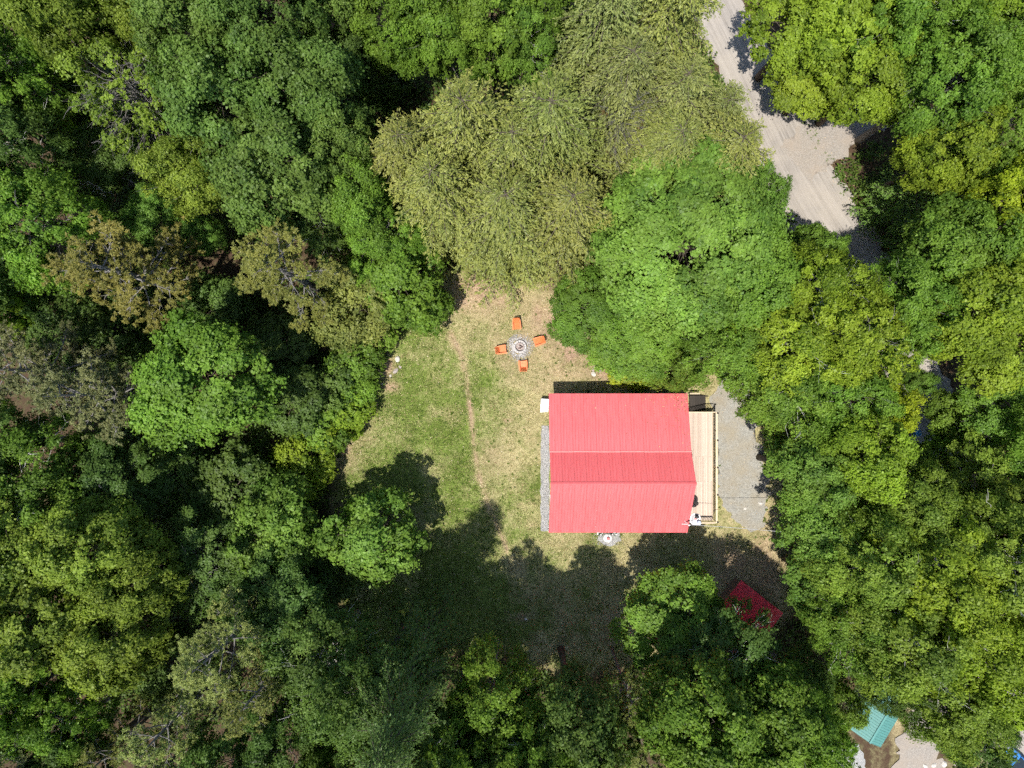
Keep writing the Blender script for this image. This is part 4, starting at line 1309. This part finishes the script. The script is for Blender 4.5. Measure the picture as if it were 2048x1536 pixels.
def plant(kind, px, py, rpx, h, col, where, base=False, trunk='bark'):
    lib = LIB[kind]; i = count.get(kind, 0); count[kind] = i + 1
    sp = lib[i % len(lib)]
    sz = h / sp['H']
    zc = sp['zc'] * sz
    if base:
        x, y = G(px, py); rm = rpx * H / F
    else:
        x, y = G(px, py, zc); rm = rpx * (H - zc) / F
    s = rm / sp['R']
    t = empty(NAMES[kind], (x, y, float(tz(x, y))), trng.uniform(0, 6.283))
    t.scale = (s, s, sz)
    tr = link('trunk', sp['trunk'], None, t)
    if len(sp['trunk'].materials) == 0:
        sp['trunk'].materials.append(M['bark_grey'] if kind in ('sparse', 'dead', 'pine') else (M['bark_white'] if kind == 'airy' and i % 3 == 2 else (M['bark_grey'] if kind == 'airy' else M[trunk])))
    cr = link('crown', sp['crown'], None, t)
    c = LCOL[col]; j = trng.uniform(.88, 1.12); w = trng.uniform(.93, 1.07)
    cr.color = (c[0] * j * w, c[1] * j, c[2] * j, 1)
    tag(t, (WORD[col] + ' ' + KINDW[kind] + ' ' + where), 'bush' if kind == 'bush' else 'tree', GROUPS.get(kind, 'forest trees around the clearing'))
    return t

P = plant
# --- top left woods
P('oak', 20, 5, 75, 18, 'dg', 'filling the very top left corner')
P('oak', 150, 35, 90, 20, 'sg', 'at the top edge, first right of the corner tree')
P('airy', 25, 135, 95, 18, 'mg', 'at the left edge just below the top left corner')
P('oak', 300, 20, 75, 18, 'sg', 'at the top edge above the half bare tree')
P('sparse', 270, 195, 115, 17, 'sg', 'in the upper left woods')
P('maple', 410, 60, 112, 21, 'bg', 'at the top edge, left one of a dense pair')
P('maple', 545, 70, 115, 21, 'bg', 'at the top edge, right one of a dense pair')
P('oak', 450, 210, 115, 20, 'bg', 'just right of the half bare tree')
P('oak', 610, 200, 112, 20, 'bg', 'left of the yellowish hemlock tops')
P('oak', 560, 345, 118, 19, 'bg', 'above the right one of two brownish pines')
P('oak', 690, 300, 70, 17, 'bg', 'touching the left edge of the hemlocks')
P('airy', 400, 350, 85, 16, 'sg', 'below the half bare tree')
P('maple', 310, 440, 60, 9, 'lg', 'in a gap above the left brownish pine')
P('maple', 405, 468, 42, 8, 'lg', 'in the gap between the two brownish pines')
P('airy', 30, 300, 95, 17, 'dg', 'at the left edge, a quarter of the way down')
P('airy', 85, 455, 110, 18, 'mg', 'at the left edge, left of the brownish pines')
P('airy', 190, 330, 80, 9, 'dg', 'low in the shade below the half bare tree')
P('oak', 720, 400, 75, 15, 'mg', 'below the clumpy woods, left of the lower hemlocks')
P('airy', 640, 440, 70, 11, 'dg', 'in the shade behind the right brownish pine')
P('airy', 770, 480, 75, 12, 'mg', 'at the lower left foot of the hemlocks')
P('oak', 700, 130, 60, 13, 'dg', 'in the dark gap beside the hemlocks near the top')
# --- left woods
P('pine', 255, 550, 135, 17, 'bp', 'in the left woods, left one of a pair')
P('pine', 570, 545, 118, 17, 'bp', 'in the left woods, right one of a pair')
P('oak', 12, 625, 55, 14, 'yg', 'at the left edge above the greyish pines')
P('pine', 60, 740, 110, 18, 'gp', 'at the left edge, the outer of two greyish ones')
P('pine', 195, 790, 110, 18, 'gp', 'left of the round green tree, inner of two greyish ones')
P('airy', 130, 650, 90, 10, 'dg', 'in the shade between brownish and greyish pines')
P('oak', 420, 765, 132, 15, 'mg', 'with a round crown alone in the left woods')
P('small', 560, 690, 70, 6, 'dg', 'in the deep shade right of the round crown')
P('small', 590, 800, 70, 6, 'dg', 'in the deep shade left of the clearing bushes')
P('airy', 70, 965, 115, 15, 'mg', 'at the left edge below the greyish pines')
P('airy', 220, 960, 100, 12, 'dg', 'below the greyish pines, away from the edge')
P('small', 340, 950, 80, 7, 'dg', 'under the round crown of the left woods')
P('small', 470, 980, 85, 7, 'dg', 'in shade left of the bright edge trees')
# --- edge of the clearing, left side
P('small', 800, 560, 90, 10, 'mg', 'at the top left corner of the clearing')
P('small', 720, 610, 78, 9, 'od', 'left of the top left corner of the clearing')
P('small', 850, 610, 55, 6, 'mg', 'overhanging the top left lawn edge')
P('bush', 742, 668, 52, 3.4, 'mg', 'at the lawn edge just above the pale boulder')
P('bush', 708, 722, 56, 3.6, 'mg', 'at the lawn edge left of the pale boulder')
P('bush', 712, 788, 44, 3.0, 'mg', 'at the lawn edge below the boulder row')
P('bush', 690, 825, 52, 3.4, 'yg', 'at the left lawn edge, halfway down the clearing')
P('bush', 645, 850, 60, 4.0, 'mg', 'behind the lawn edge, halfway down the clearing')
P('bush', 620, 915, 58, 4.0, 'yg', 'up left of the lone tree, upper of two')
P('bush', 575, 965, 58, 4.0, 'yg', 'up left of the lone tree, lower of two')
P('bush', 665, 770, 55, 4.0, 'dg', 'in shade behind the boulder row')
P('small', 550, 1065, 88, 10, 'lg', 'just left of the lone tree at the lower left lawn')
P('small', 745, 1068, 95, 10, 'lg', 'standing alone at the lower left corner of the lawn')
P('bush', 660, 1150, 60, 3.5, 'dg', 'in shade below the two bright edge trees')
# --- lower left woods
P('oak', 60, 1090, 110, 17, 'sg', 'at the left edge, top of the lower left group')
P('oak', 190, 1085, 100, 17, 'sg', 'in the lower left group, top middle')
P('oak', 285, 1155, 82, 16, 'sg', 'in the lower left group, rightmost')
P('oak', 110, 1220, 115, 18, 'sg', 'in the middle of the lower left group')
P('oak', 240, 1270, 95, 17, 'sg', 'in the lower left group, lowest on the right')
P('airy', 40, 1350, 100, 18, 'mg', 'at the left edge below the yellow green group')
P('airy', 150, 1420, 80, 15, 'mg', 'below the yellow green group, near the corner')
P('airy', 410, 1120, 100, 10, 'dg', 'in shade right of the lower left group')
P('pine', 450, 1285, 105, 19, 'pp', 'in the lower left woods, upper of three')
P('pine', 360, 1430, 95, 18, 'pp', 'in the lower left woods, lowest of three')
P('pine', 525, 1370, 75, 18, 'pp', 'in the lower left woods, rightmost of three')
P('pine', 70, 1510, 85, 17, 'gp', 'in the bottom left corner')
P('pine', 225, 1500, 65, 17, 'pp', 'at the bottom edge near the left corner')
P('airy', 560, 1220, 110, 12, 'dg', 'in shade below the bright edge trees')
P('airy', 650, 1320, 105, 15, 'dg', 'in the dark woods below the lawn corner')
P('airy', 580, 1480, 95, 16, 'dg', 'at the bottom edge, right of the pale pines')
P('oak', 655, 1510, 45, 17, 'mg', 'at the bottom edge, a small sunlit crown')
# --- bottom centre, tall trees seen on their shaded side
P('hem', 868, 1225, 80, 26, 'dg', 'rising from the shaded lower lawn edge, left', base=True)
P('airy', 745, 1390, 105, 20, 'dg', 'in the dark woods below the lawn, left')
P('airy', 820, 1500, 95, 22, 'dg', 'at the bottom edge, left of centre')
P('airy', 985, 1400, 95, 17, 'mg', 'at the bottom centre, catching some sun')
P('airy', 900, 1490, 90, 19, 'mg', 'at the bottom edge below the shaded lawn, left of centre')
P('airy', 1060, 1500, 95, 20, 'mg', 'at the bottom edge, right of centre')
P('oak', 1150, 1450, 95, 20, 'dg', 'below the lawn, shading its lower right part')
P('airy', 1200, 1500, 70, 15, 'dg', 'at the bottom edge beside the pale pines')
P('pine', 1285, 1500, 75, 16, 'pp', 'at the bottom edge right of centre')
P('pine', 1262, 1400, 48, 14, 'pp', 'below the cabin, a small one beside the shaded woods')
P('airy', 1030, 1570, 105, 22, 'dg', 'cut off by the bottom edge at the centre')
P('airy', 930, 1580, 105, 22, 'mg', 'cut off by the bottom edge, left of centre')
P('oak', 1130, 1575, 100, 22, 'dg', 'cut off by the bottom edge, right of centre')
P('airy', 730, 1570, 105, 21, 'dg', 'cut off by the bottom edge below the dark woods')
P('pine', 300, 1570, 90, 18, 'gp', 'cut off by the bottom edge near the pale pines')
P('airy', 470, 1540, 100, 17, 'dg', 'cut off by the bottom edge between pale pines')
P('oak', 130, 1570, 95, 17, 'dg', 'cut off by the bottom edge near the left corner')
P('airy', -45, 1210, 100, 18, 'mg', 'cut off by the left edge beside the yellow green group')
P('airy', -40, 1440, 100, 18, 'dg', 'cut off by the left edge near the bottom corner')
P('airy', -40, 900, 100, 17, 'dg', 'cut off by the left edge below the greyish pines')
P('airy', -45, 560, 100, 17, 'dg', 'cut off by the left edge beside the brownish pines')
P('oak', -45, 390, 90, 17, 'dg', 'cut off by the left edge beside the feathery crown')
P('oak', -50, 210, 90, 18, 'dg', 'cut off by the left edge near the top corner')
P('airy', 220, -30, 90, 18, 'dg', 'cut off by the top edge near the left corner')
P('oak', 660, -20, 95, 19, 'bg', 'cut off by the top edge right of the dense pair')
P('airy', 1085, -20, 90, 17, 'mg', 'cut off by the top edge above the hemlocks')
P('airy', 2090, 120, 95, 18, 'mg', 'cut off by the right edge near the top corner')
P('oak', 2095, 480, 95, 18, 'yg', 'cut off by the right edge below the lime crown')
P('airy', 2120, 900, 95, 15, 'mg', 'cut off by the right edge, halfway down')
P('airy', 2090, 1100, 95, 18, 'mg', 'cut off by the right edge level with the cabin bottom')
P('airy', 1440, 1570, 100, 21, 'dg', 'cut off by the bottom edge below the cabin')
P('airy', 1570, 1575, 95, 20, 'mg', 'cut off by the bottom edge left of the pale gravel')
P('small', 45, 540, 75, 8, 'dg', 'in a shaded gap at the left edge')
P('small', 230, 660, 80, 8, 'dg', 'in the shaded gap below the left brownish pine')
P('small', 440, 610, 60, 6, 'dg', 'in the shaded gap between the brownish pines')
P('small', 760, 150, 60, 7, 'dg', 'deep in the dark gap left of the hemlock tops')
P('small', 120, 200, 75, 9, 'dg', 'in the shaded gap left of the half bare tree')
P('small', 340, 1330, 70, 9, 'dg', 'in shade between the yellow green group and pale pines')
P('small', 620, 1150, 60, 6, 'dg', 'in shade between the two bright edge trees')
P('airy', 1960, 370, 70, 13, 'mg', 'between the lime crown and the green woods')
# --- below the cabin and right
P('oak', 1348, 1244, 108, 9.5, 'mg', 'directly below the cabin, left of the crimson shed')
P('airy', 1435, 1328, 112, 13, 'dg', 'below left of the crimson shed')
P('oak', 1395, 1430, 118, 20, 'mg', 'at the bottom edge below the cabin, left one')
P('oak', 1525, 1445, 112, 18, 'mg', 'at the bottom edge below the cabin, right one')
P('airy', 1575, 1430, 88, 18, 'mg', 'left of the teal roof')
P('airy', 1600, 1365, 60, 10, 'dg', 'just below the crimson shed')
P('airy', 1690, 1240, 84, 14, 'mg', 'right of the crimson shed')
P('oak', 1648, 1165, 78, 11, 'lg', 'at the lower right side of the driveway')
P('oak', 1650, 1045, 88, 13, 'lg', 'at the right side of the driveway by the two stones')
P('oak', 1620, 945, 82, 15, 'lg', 'at the right side of the driveway, opposite the deck')
P('airy', 1745, 1130, 105, 18, 'sg', 'in the right woods level with the cabin bottom')
P('airy', 1860, 1150, 118, 19, 'yg', 'in the middle of the lower right woods')
P('airy', 1975, 1110, 108, 19, 'sg', 'in the lower right woods near the edge')
P('airy', 2035, 1225, 95, 18, 'yg', 'at the right edge, lower part')
P('airy', 1930, 1275, 110, 18, 'yg', 'above right of the teal roof')
P('airy', 1800, 1265, 108, 18, 'sg', 'above the teal roof')
P('airy', 1775, 1365, 55, 13, 'dg', 'overhanging the upper end of the teal roof')
P('small', 1684, 1408, 42, 7, 'mg', 'covering the left slope of the teal roof')
P('airy', 1905, 1405, 88, 16, 'sg', 'right of the sandy bare ground')
P('airy', 1945, 1480, 65, 12, 'dg', 'just left of the blue car')
P('oak', 2015, 1375, 85, 17, 'yg', 'at the right edge above the blue car')
P('airy', 1632, 1500, 60, 15, 'mg', 'at the bottom edge left of the teal roof')
# --- right woods, middle
P('oak', 1715, 905, 88, 16, 'yg', 'in the right woods level with the cabin roof')
P('airy', 1805, 1010, 88, 16, 'sg', 'below the blue drum')
P('airy', 1965, 985, 92, 11, 'sg', 'right of the blue drum')
P('airy', 2050, 1040, 90, 16, 'sg', 'at the right edge level with the cabin')
P('airy', 2030, 830, 96, 9, 'mg', 'right of the sunlit patch of road, near the edge')
P('oak', 1775, 815, 48, 12, 'lm', 'just left of the lower sunlit patch of road')
P('small', 1838, 765, 26, 5, 'lg', 'standing in the sunlit patch of road')
P('small', 1872, 925, 55, 7, 'mg', 'filling the gap below the blue drum')
P('small', 1908, 838, 48, 6, 'mg', 'below the sunlit patch of road, near the blue drum')
P('airy', 1570, 790, 95, 14, 'mg', 'above the driveway')
P('airy', 1680, 780, 90, 14, 'mg', 'left of the sunlit patch of road')
P('airy', 1474, 700, 94, 14, 'mg', 'above the deck and driveway head')
P('small', 1352, 736, 50, 9, 'mg', 'overhanging the upper right cabin corner')
P('airy', 1580, 680, 108, 16, 'yg', 'below the large round tree, left of the hidden road')
P('airy', 1700, 680, 105, 17, 'yg', 'over the hidden stretch of road')
P('airy', 1800, 620, 95, 17, 'mg', 'above the sunlit patch of road')
P('airy', 1620, 580, 90, 16, 'yg', 'right of the large round tree')
P('oak', 1625, 510, 62, 11, 'mg', 'shading the lower end of the visible road')
P('oak', 1915, 620, 108, 18, 'yg', 'in the right woods halfway down')
P('oak', 2025, 700, 95, 10, 'yg', 'at the right edge, halfway down')
P('oak', 2005, 560, 100, 18, 'yg', 'at the right edge below the lime crown')
P('oak', 1895, 500, 95, 17, 'mg', 'right of the lower end of the visible road')
# --- upper right
P('fir', 1748, 425, 70, 11, 'cg', 'standing right beside the road', base=True)
P('fir', 1795, 500, 60, 10, 'cg', 'at the lower right road edge, smaller one', base=True)
P('oak', 1895, 305, 80, 16, 'yg', 'right of the road pull-off')
P('airy', 1980, 275, 92, 17, 'mg', 'in the upper right woods near the edge')
P('oak', 2015, 400, 78, 18, 'lm', 'at the right edge, a quarter of the way down')
P('airy', 1905, 150, 110, 19, 'mg', 'in the upper right woods above the pull-off')
P('oak', 1990, 60, 110, 20, 'yg', 'in the top right corner')
P('dead', 2040, 190, 70, 13, 'br', 'at the right edge below the corner tree')
P('airy', 1815, 30, 100, 19, 'mg', 'at the top edge, second from the right corner')
P('oak', 1715, 45, 112, 17, 'yg', 'at the top edge, third from the right corner')
P('oak', 1592, 62, 98, 12, 'yg', 'at the top edge beside the road')
P('oak', 1630, 165, 84, 9, 'yg', 'at the corner of the road and its pull-off')
P('oak', 1750, 150, 95, 14, 'yg', 'above the road pull-off')
# --- large tree and neighbours above the cabin
P('big', 1372, 480, 188, 17, 'lg', 'above the cabin between hemlocks and road')
P('maple', 1495, 570, 112, 15, 'mg', 'on the lower right flank of the large round tree')
P('maple', 1185, 620, 85, 9, 'mg', 'at the right edge of the clearing by the chairs')
P('maple', 1275, 670, 95, 9, 'mg', 'just above the cabin roof')
P('airy', 1500, 400, 65, 14, 'lg', 'on the right flank of the large round tree')
P('bush', 1265, 735, 48, 1.8, 'lm', 'low at the shaded upper wall of the cabin')
# --- top centre
P('maple', 785, 45, 85, 17, 'mg', 'at the top edge left of the hemlocks')
P('airy', 880, 65, 90, 18, 'mg', 'at the top edge above the hemlocks, left')
P('oak', 985, 45, 92, 18, 'mg', 'at the top edge above the hemlocks, right')
P('airy', 1050, 105, 62, 15, 'lg', 'wedged between the top hemlocks')
# --- hemlocks (placed by their foot)
P('hem', 905, 455, 108, 16, 'ol', 'lowest on the left of the hemlock stand', base=True)
P('hem', 1015, 488, 115, 16, 'ol', 'lowest in the middle of the hemlock stand', base=True)
P('hem', 1115, 490, 110, 16, 'ol', 'lowest on the right of the hemlock stand', base=True)
P('hem', 955, 370, 112, 18, 'ol', 'in the upper left of the hemlock stand', base=True)
P('hem', 1080, 370, 118, 18, 'ol', 'in the middle of the hemlock stand', base=True)
P('hem', 1195, 300, 105, 18, 'od', 'at the top of the hemlock stand beside the road', base=True)
P('hem', 1275, 395, 100, 16, 'ol', 'on the right of the hemlock stand beside the road', base=True)
P('hem', 1285, 310, 100, 16, 'od', 'at the upper right end of the hemlock stand', base=True)
P('hem', 1366, 405, 104, 16, 'ol', 'rightmost of the hemlock stand, overhanging the road', base=True)
P('hem', 856, 402, 98, 16, 'ol', 'leftmost of the hemlock stand', base=True)
P('hem', 1262, 205, 110, 20, 'ol', 'at the top edge left of the road', base=True)
P('hem', 1165, 215, 105, 20, 'od', 'at the top edge, inner one', base=True)
P('hem', 1362, 330, 82, 14, 'od', 'at the bend of the road, below the topmost one', base=True)
P('hem', 1025, 405, 100, 17, 'ol', 'at the heart of the hemlock stand', base=True)
P('dead', 1245, 235, 80, 17, 'br', 'between the upper hemlocks')

# ------------------------------------------------------------------ undergrowth on the forest floor
def undergrowth():
    rng = np.random.default_rng(404)
    n = 18500
    x = rng.uniform(-36, 36, n); y = rng.uniform(-29, 29, n)
    lawn, dry, dirt, sd = ground_maps(x, y)
    px, py = photo_xy(x, y)
    road = line_d(px, py, [(1380, -90), (1430, 10), (1490, 130), (1560, 280), (1620, 390), (1690, 500), (1760, 610), (1820, 720), (1862, 840), (1880, 960), (1920, 1150), (1980, 1350), (2030, 1480), (2080, 1640)])
    spur = line_d(px, py, [(1590, 330), (1640, 285), (1690, 250), (1760, 215)])
    drv = line_d(px, py, [(1490, 1150), (1497, 1060), (1490, 960), (1478, 880), (1480, 810), (1520, 740), (1600, 660), (1690, 590)])
    park = np.minimum(line_d(px, py, [(1640, 1480), (1700, 1490), (1730, 1530)]), line_d(px, py, [(1885, 1395), (1850, 1450), (1840, 1510), (1850, 1590)]))
    ok = (sd < -10) & (road > 64) & (spur > 62) & (drv > 66) & (park > 55) & (vnoise(x, y, 2.6, 55) > .27)
    ok &= np.hypot(px - 1838, py - 866) > 25
    x, y = x[ok], y[ok]; n = len(x)
    k = 14
    hgt = rng.uniform(.25, 1.7, n) * (.5 + vnoise(x, y, 3.0, 56))
    a = rng.uniform(0, 6.283, (n, k)); rr_ = np.sqrt(rng.random((n, k))) * (.25 + .4 * hgt[:, None])
    zz = hgt[:, None] * rng.uniform(.45, 1.0, (n, k)) * (1 - .3 * rr_)
    Pp = np.stack([x[:, None] + rr_ * np.cos(a), y[:, None] + rr_ * np.sin(a), tz(x, y)[:, None] + zz], 2).reshape(-1, 3)
    m = len(Pp)
    N = unit(np.array([0, 0, 1.0]) + rng.normal(0, .4, (m, 3)))
    T = unit(np.stack([np.cos(a), np.sin(a), a * 0 - .1], 2).reshape(-1, 3) + rng.normal(0, .4, (m, 3)))
    l = rng.uniform(.16, .34, m)
    V, Fc, tt = leaf_quads(Pp, N, T, l, l * .6, np.clip(np.repeat(rng.random(n), k) * .5 + rng.random(m) * .5, 0, 1), .3)
    me = npmesh('undergrowth', V, Fc, tint=tt)
    o = link('undergrowth', me, M['leaf']); o.color = (.075, .135, .028, 1)
    tag(o, 'low leafy undergrowth covering the forest floor', 'undergrowth', kind='stuff')
undergrowth()

def grass():
    rng = np.random.default_rng(505)
    n = 620000
    x = rng.uniform(-16, 26, n); y = rng.uniform(-24.5, 10, n)
    px, py = photo_xy(x, y)
    n1 = vnoise(x, y, .5, 61); n2 = vnoise(x, y, 1.8, 62)
    keep0 = rng.random(n) < (.25 + .75 * n1) * (.45 + .7 * n2)
    x, y, px, py = x[keep0], y[keep0], px[keep0], py[keep0]
    lawn, dry, dirt, sd = ground_maps(x, y)
    drv = line_d(px, py, [(1462, 1210), (1490, 1150), (1497, 1060), (1490, 960), (1478, 880), (1480, 810), (1520, 740)])
    ok = (lawn > .4) & (rng.random(len(x)) > dirt * 1.15)
    ok &= ~((x > X0 + .2) & (x < DX1 + .1) & (y < NY - .2) & (y > SY + .2))
    ok &= np.hypot(x - fx_, y - fy_) > 1.15
    ok &= ~((px > 1081) & (px < 1100) & (py > 848) & (py < 1064))
    ok &= (drv > 62) | (rng.random(len(x)) < .06)
    x, y, dry = x[ok], y[ok], dry[ok]; n = len(x)
    l = rng.uniform(.05, .16, n) * (1.15 - .35 * dry)
    a = rng.uniform(0, 6.283, n); le = rng.uniform(.5, 1.3, n)
    w = rng.uniform(.016, .046, n)
    b = np.stack([x, y, tz(x, y) - .008], 1)
    d = np.stack([np.cos(a), np.sin(a), a * 0], 1); s = np.stack([-np.sin(a), np.cos(a), a * 0], 1)
    tip = b + d * (l * np.sin(le))[:, None] + np.array([0, 0, 1]) * (l * np.cos(le) + .012)[:, None]
    V = np.stack([b - s * w[:, None], b + s * w[:, None], tip], 1).reshape(-1, 3)
    dr_ = np.clip(dry + rng.normal(0, .28, n), 0, 1)
    me = npmesh('grass', V, np.arange(n * 3).reshape(n, 3), tint=rng.random(n), dry=dr_)
    o = link('grass', me, M['grass'])
    tag(o, 'short patchy grass of the lawn, green on the left and straw on the right', 'grass', kind='stuff')
grass()

def litter():
    rng = np.random.default_rng(606)
    n = 90000
    x = rng.uniform(-16, 32, n); y = rng.uniform(-24, 32, n)
    lawn, dry, dirt, sd = ground_maps(x, y)
    px, py = photo_xy(x, y)
    road = line_d(px, py, [(1430, 10), (1490, 130), (1560, 280), (1620, 390), (1690, 500), (1760, 610), (1820, 720), (1862, 840)])
    ok = (road > 46) & (road < 90) & (rng.random(n) < .8) | (lawn > .3) & (rng.random(n) < .25 + .6 * dirt + .3 * np.clip(1 - sd / 90, 0, 1))
    ok &= ~((x > X0 - .1) & (x < DX1 + .2) & (y < NY) & (y > SY))
    ok &= np.hypot(x - fx_, y - fy_) > .8
    x, y = x[ok], y[ok]; n = len(x)
    P_ = np.stack([x, y, tz(x, y) + rng.uniform(.03, .075, n)], 1)
    l = rng.uniform(.04, .115, n)
    V, Fc, tt = leaf_quads(P_, unit(np.array([0, 0, 1.0]) + rng.normal(0, .3, (n, 3))), unit(rng.normal(0, 1, (n, 3))), l, l * .6, rng.random(n), .3)
    o = link('fallen_leaves', npmesh('fallen_leaves', V, Fc, tint=tt), M['litter'])
    tag(o, 'dry fallen leaves scattered over the lawn', 'leaves', kind='stuff')
litter()
def roof_litter():
    rng = np.random.default_rng(616)
    n = 230
    x = np.where(rng.random(n) < .75, X1 - np.abs(rng.normal(0, 1.1, n)), rng.uniform(X0, X1, n))
    y = np.where(rng.random(n) < .7, NY - np.abs(rng.normal(0, .9, n)), rng.uniform(BY, NY, n))
    ok = (x > X0 + .1) & (x < X1 - .05) & (y < NY - .05) & (y > BY + .1)
    x, y = x[ok], y[ok]; n = len(x)
    z = NZ + (BZ + .012 - NZ) * (NY - y) / (NY - BY) + .035
    l = rng.uniform(.05, .13, n)
    V, Fc, tt = leaf_quads(np.stack([x, y, z], 1), unit(np.array([0, .28, 1.0]) + rng.normal(0, .2, (n, 3))), unit(rng.normal(0, 1, (n, 3))), l, l * .6, rng.random(n) * .7, .3)
    tag(link('roof_leaves', npmesh('roof_leaves', V, Fc, tint=tt), M['litter']), 'dry leaves fallen on the upper right corner of the red roof', 'leaves', kind='stuff')
roof_litter()
def weeds():
    rng = np.random.default_rng(707)
    n = 9500
    x = rng.uniform(-16, 30, n); y = rng.uniform(-26, 32, n)
    lawn, dry, dirt, sd = ground_maps(x, y)
    px, py = photo_xy(x, y)
    road = line_d(px, py, [(1380, -90), (1430, 10), (1490, 130), (1560, 280), (1620, 390), (1690, 500), (1760, 610), (1820, 720), (1862, 840), (1880, 960), (1920, 1150), (1980, 1350), (2030, 1480)])
    drv = line_d(px, py, [(1484, 1040), (1488, 950), (1480, 880), (1482, 810), (1520, 740)])
    ok = ((lawn > .3) & (rng.random(n) < .12 + .4 * (1 - dry)) & (drv > 50)) | ((road > 50) & (road < 82)) | ((drv > 44) & (drv < 62) & (px > 1440))
    ok &= ~((x > X0 - .1) & (x < DX1 + .3) & (y < NY + .1) & (y > SY - .1)) & (np.hypot(x - fx_, y - fy_) > 1.3)
    ok &= ~((px > 1078) & (px < 1102) & (py > 780) & (py < 1066))
    x, y = x[ok], y[ok]; n = len(x); k = 9
    a = rng.uniform(0, 6.283, (n, k)); s = rng.uniform(.6, 1.5, n)[:, None]
    rr_ = rng.uniform(.02, .11, (n, k)) * s
    P_ = np.stack([x[:, None] + rr_ * np.cos(a), y[:, None] + rr_ * np.sin(a), tz(x, y)[:, None] + .05 + .06 * s * rng.random((n, k))], 2).reshape(-1, 3)
    m = n * k
    l = rng.uniform(.07, .15, m)
    T = unit(np.stack([np.cos(a), np.sin(a), a * 0 + .3], 2).reshape(-1, 3))
    V, Fc, tt = leaf_quads(P_, unit(np.array([0, 0, 1.0]) + rng.normal(0, .35, (m, 3))), T, l, l * .45, rng.random(m) * .7 + .15, .3)
    o = link('weeds', npmesh('weeds', V, Fc, tint=tt), M['leaf']); o.color = (.10, .17, .03, 1)
    tag(o, 'small leafy weeds in the lawn and along the road verge', 'weeds', kind='stuff')
weeds()
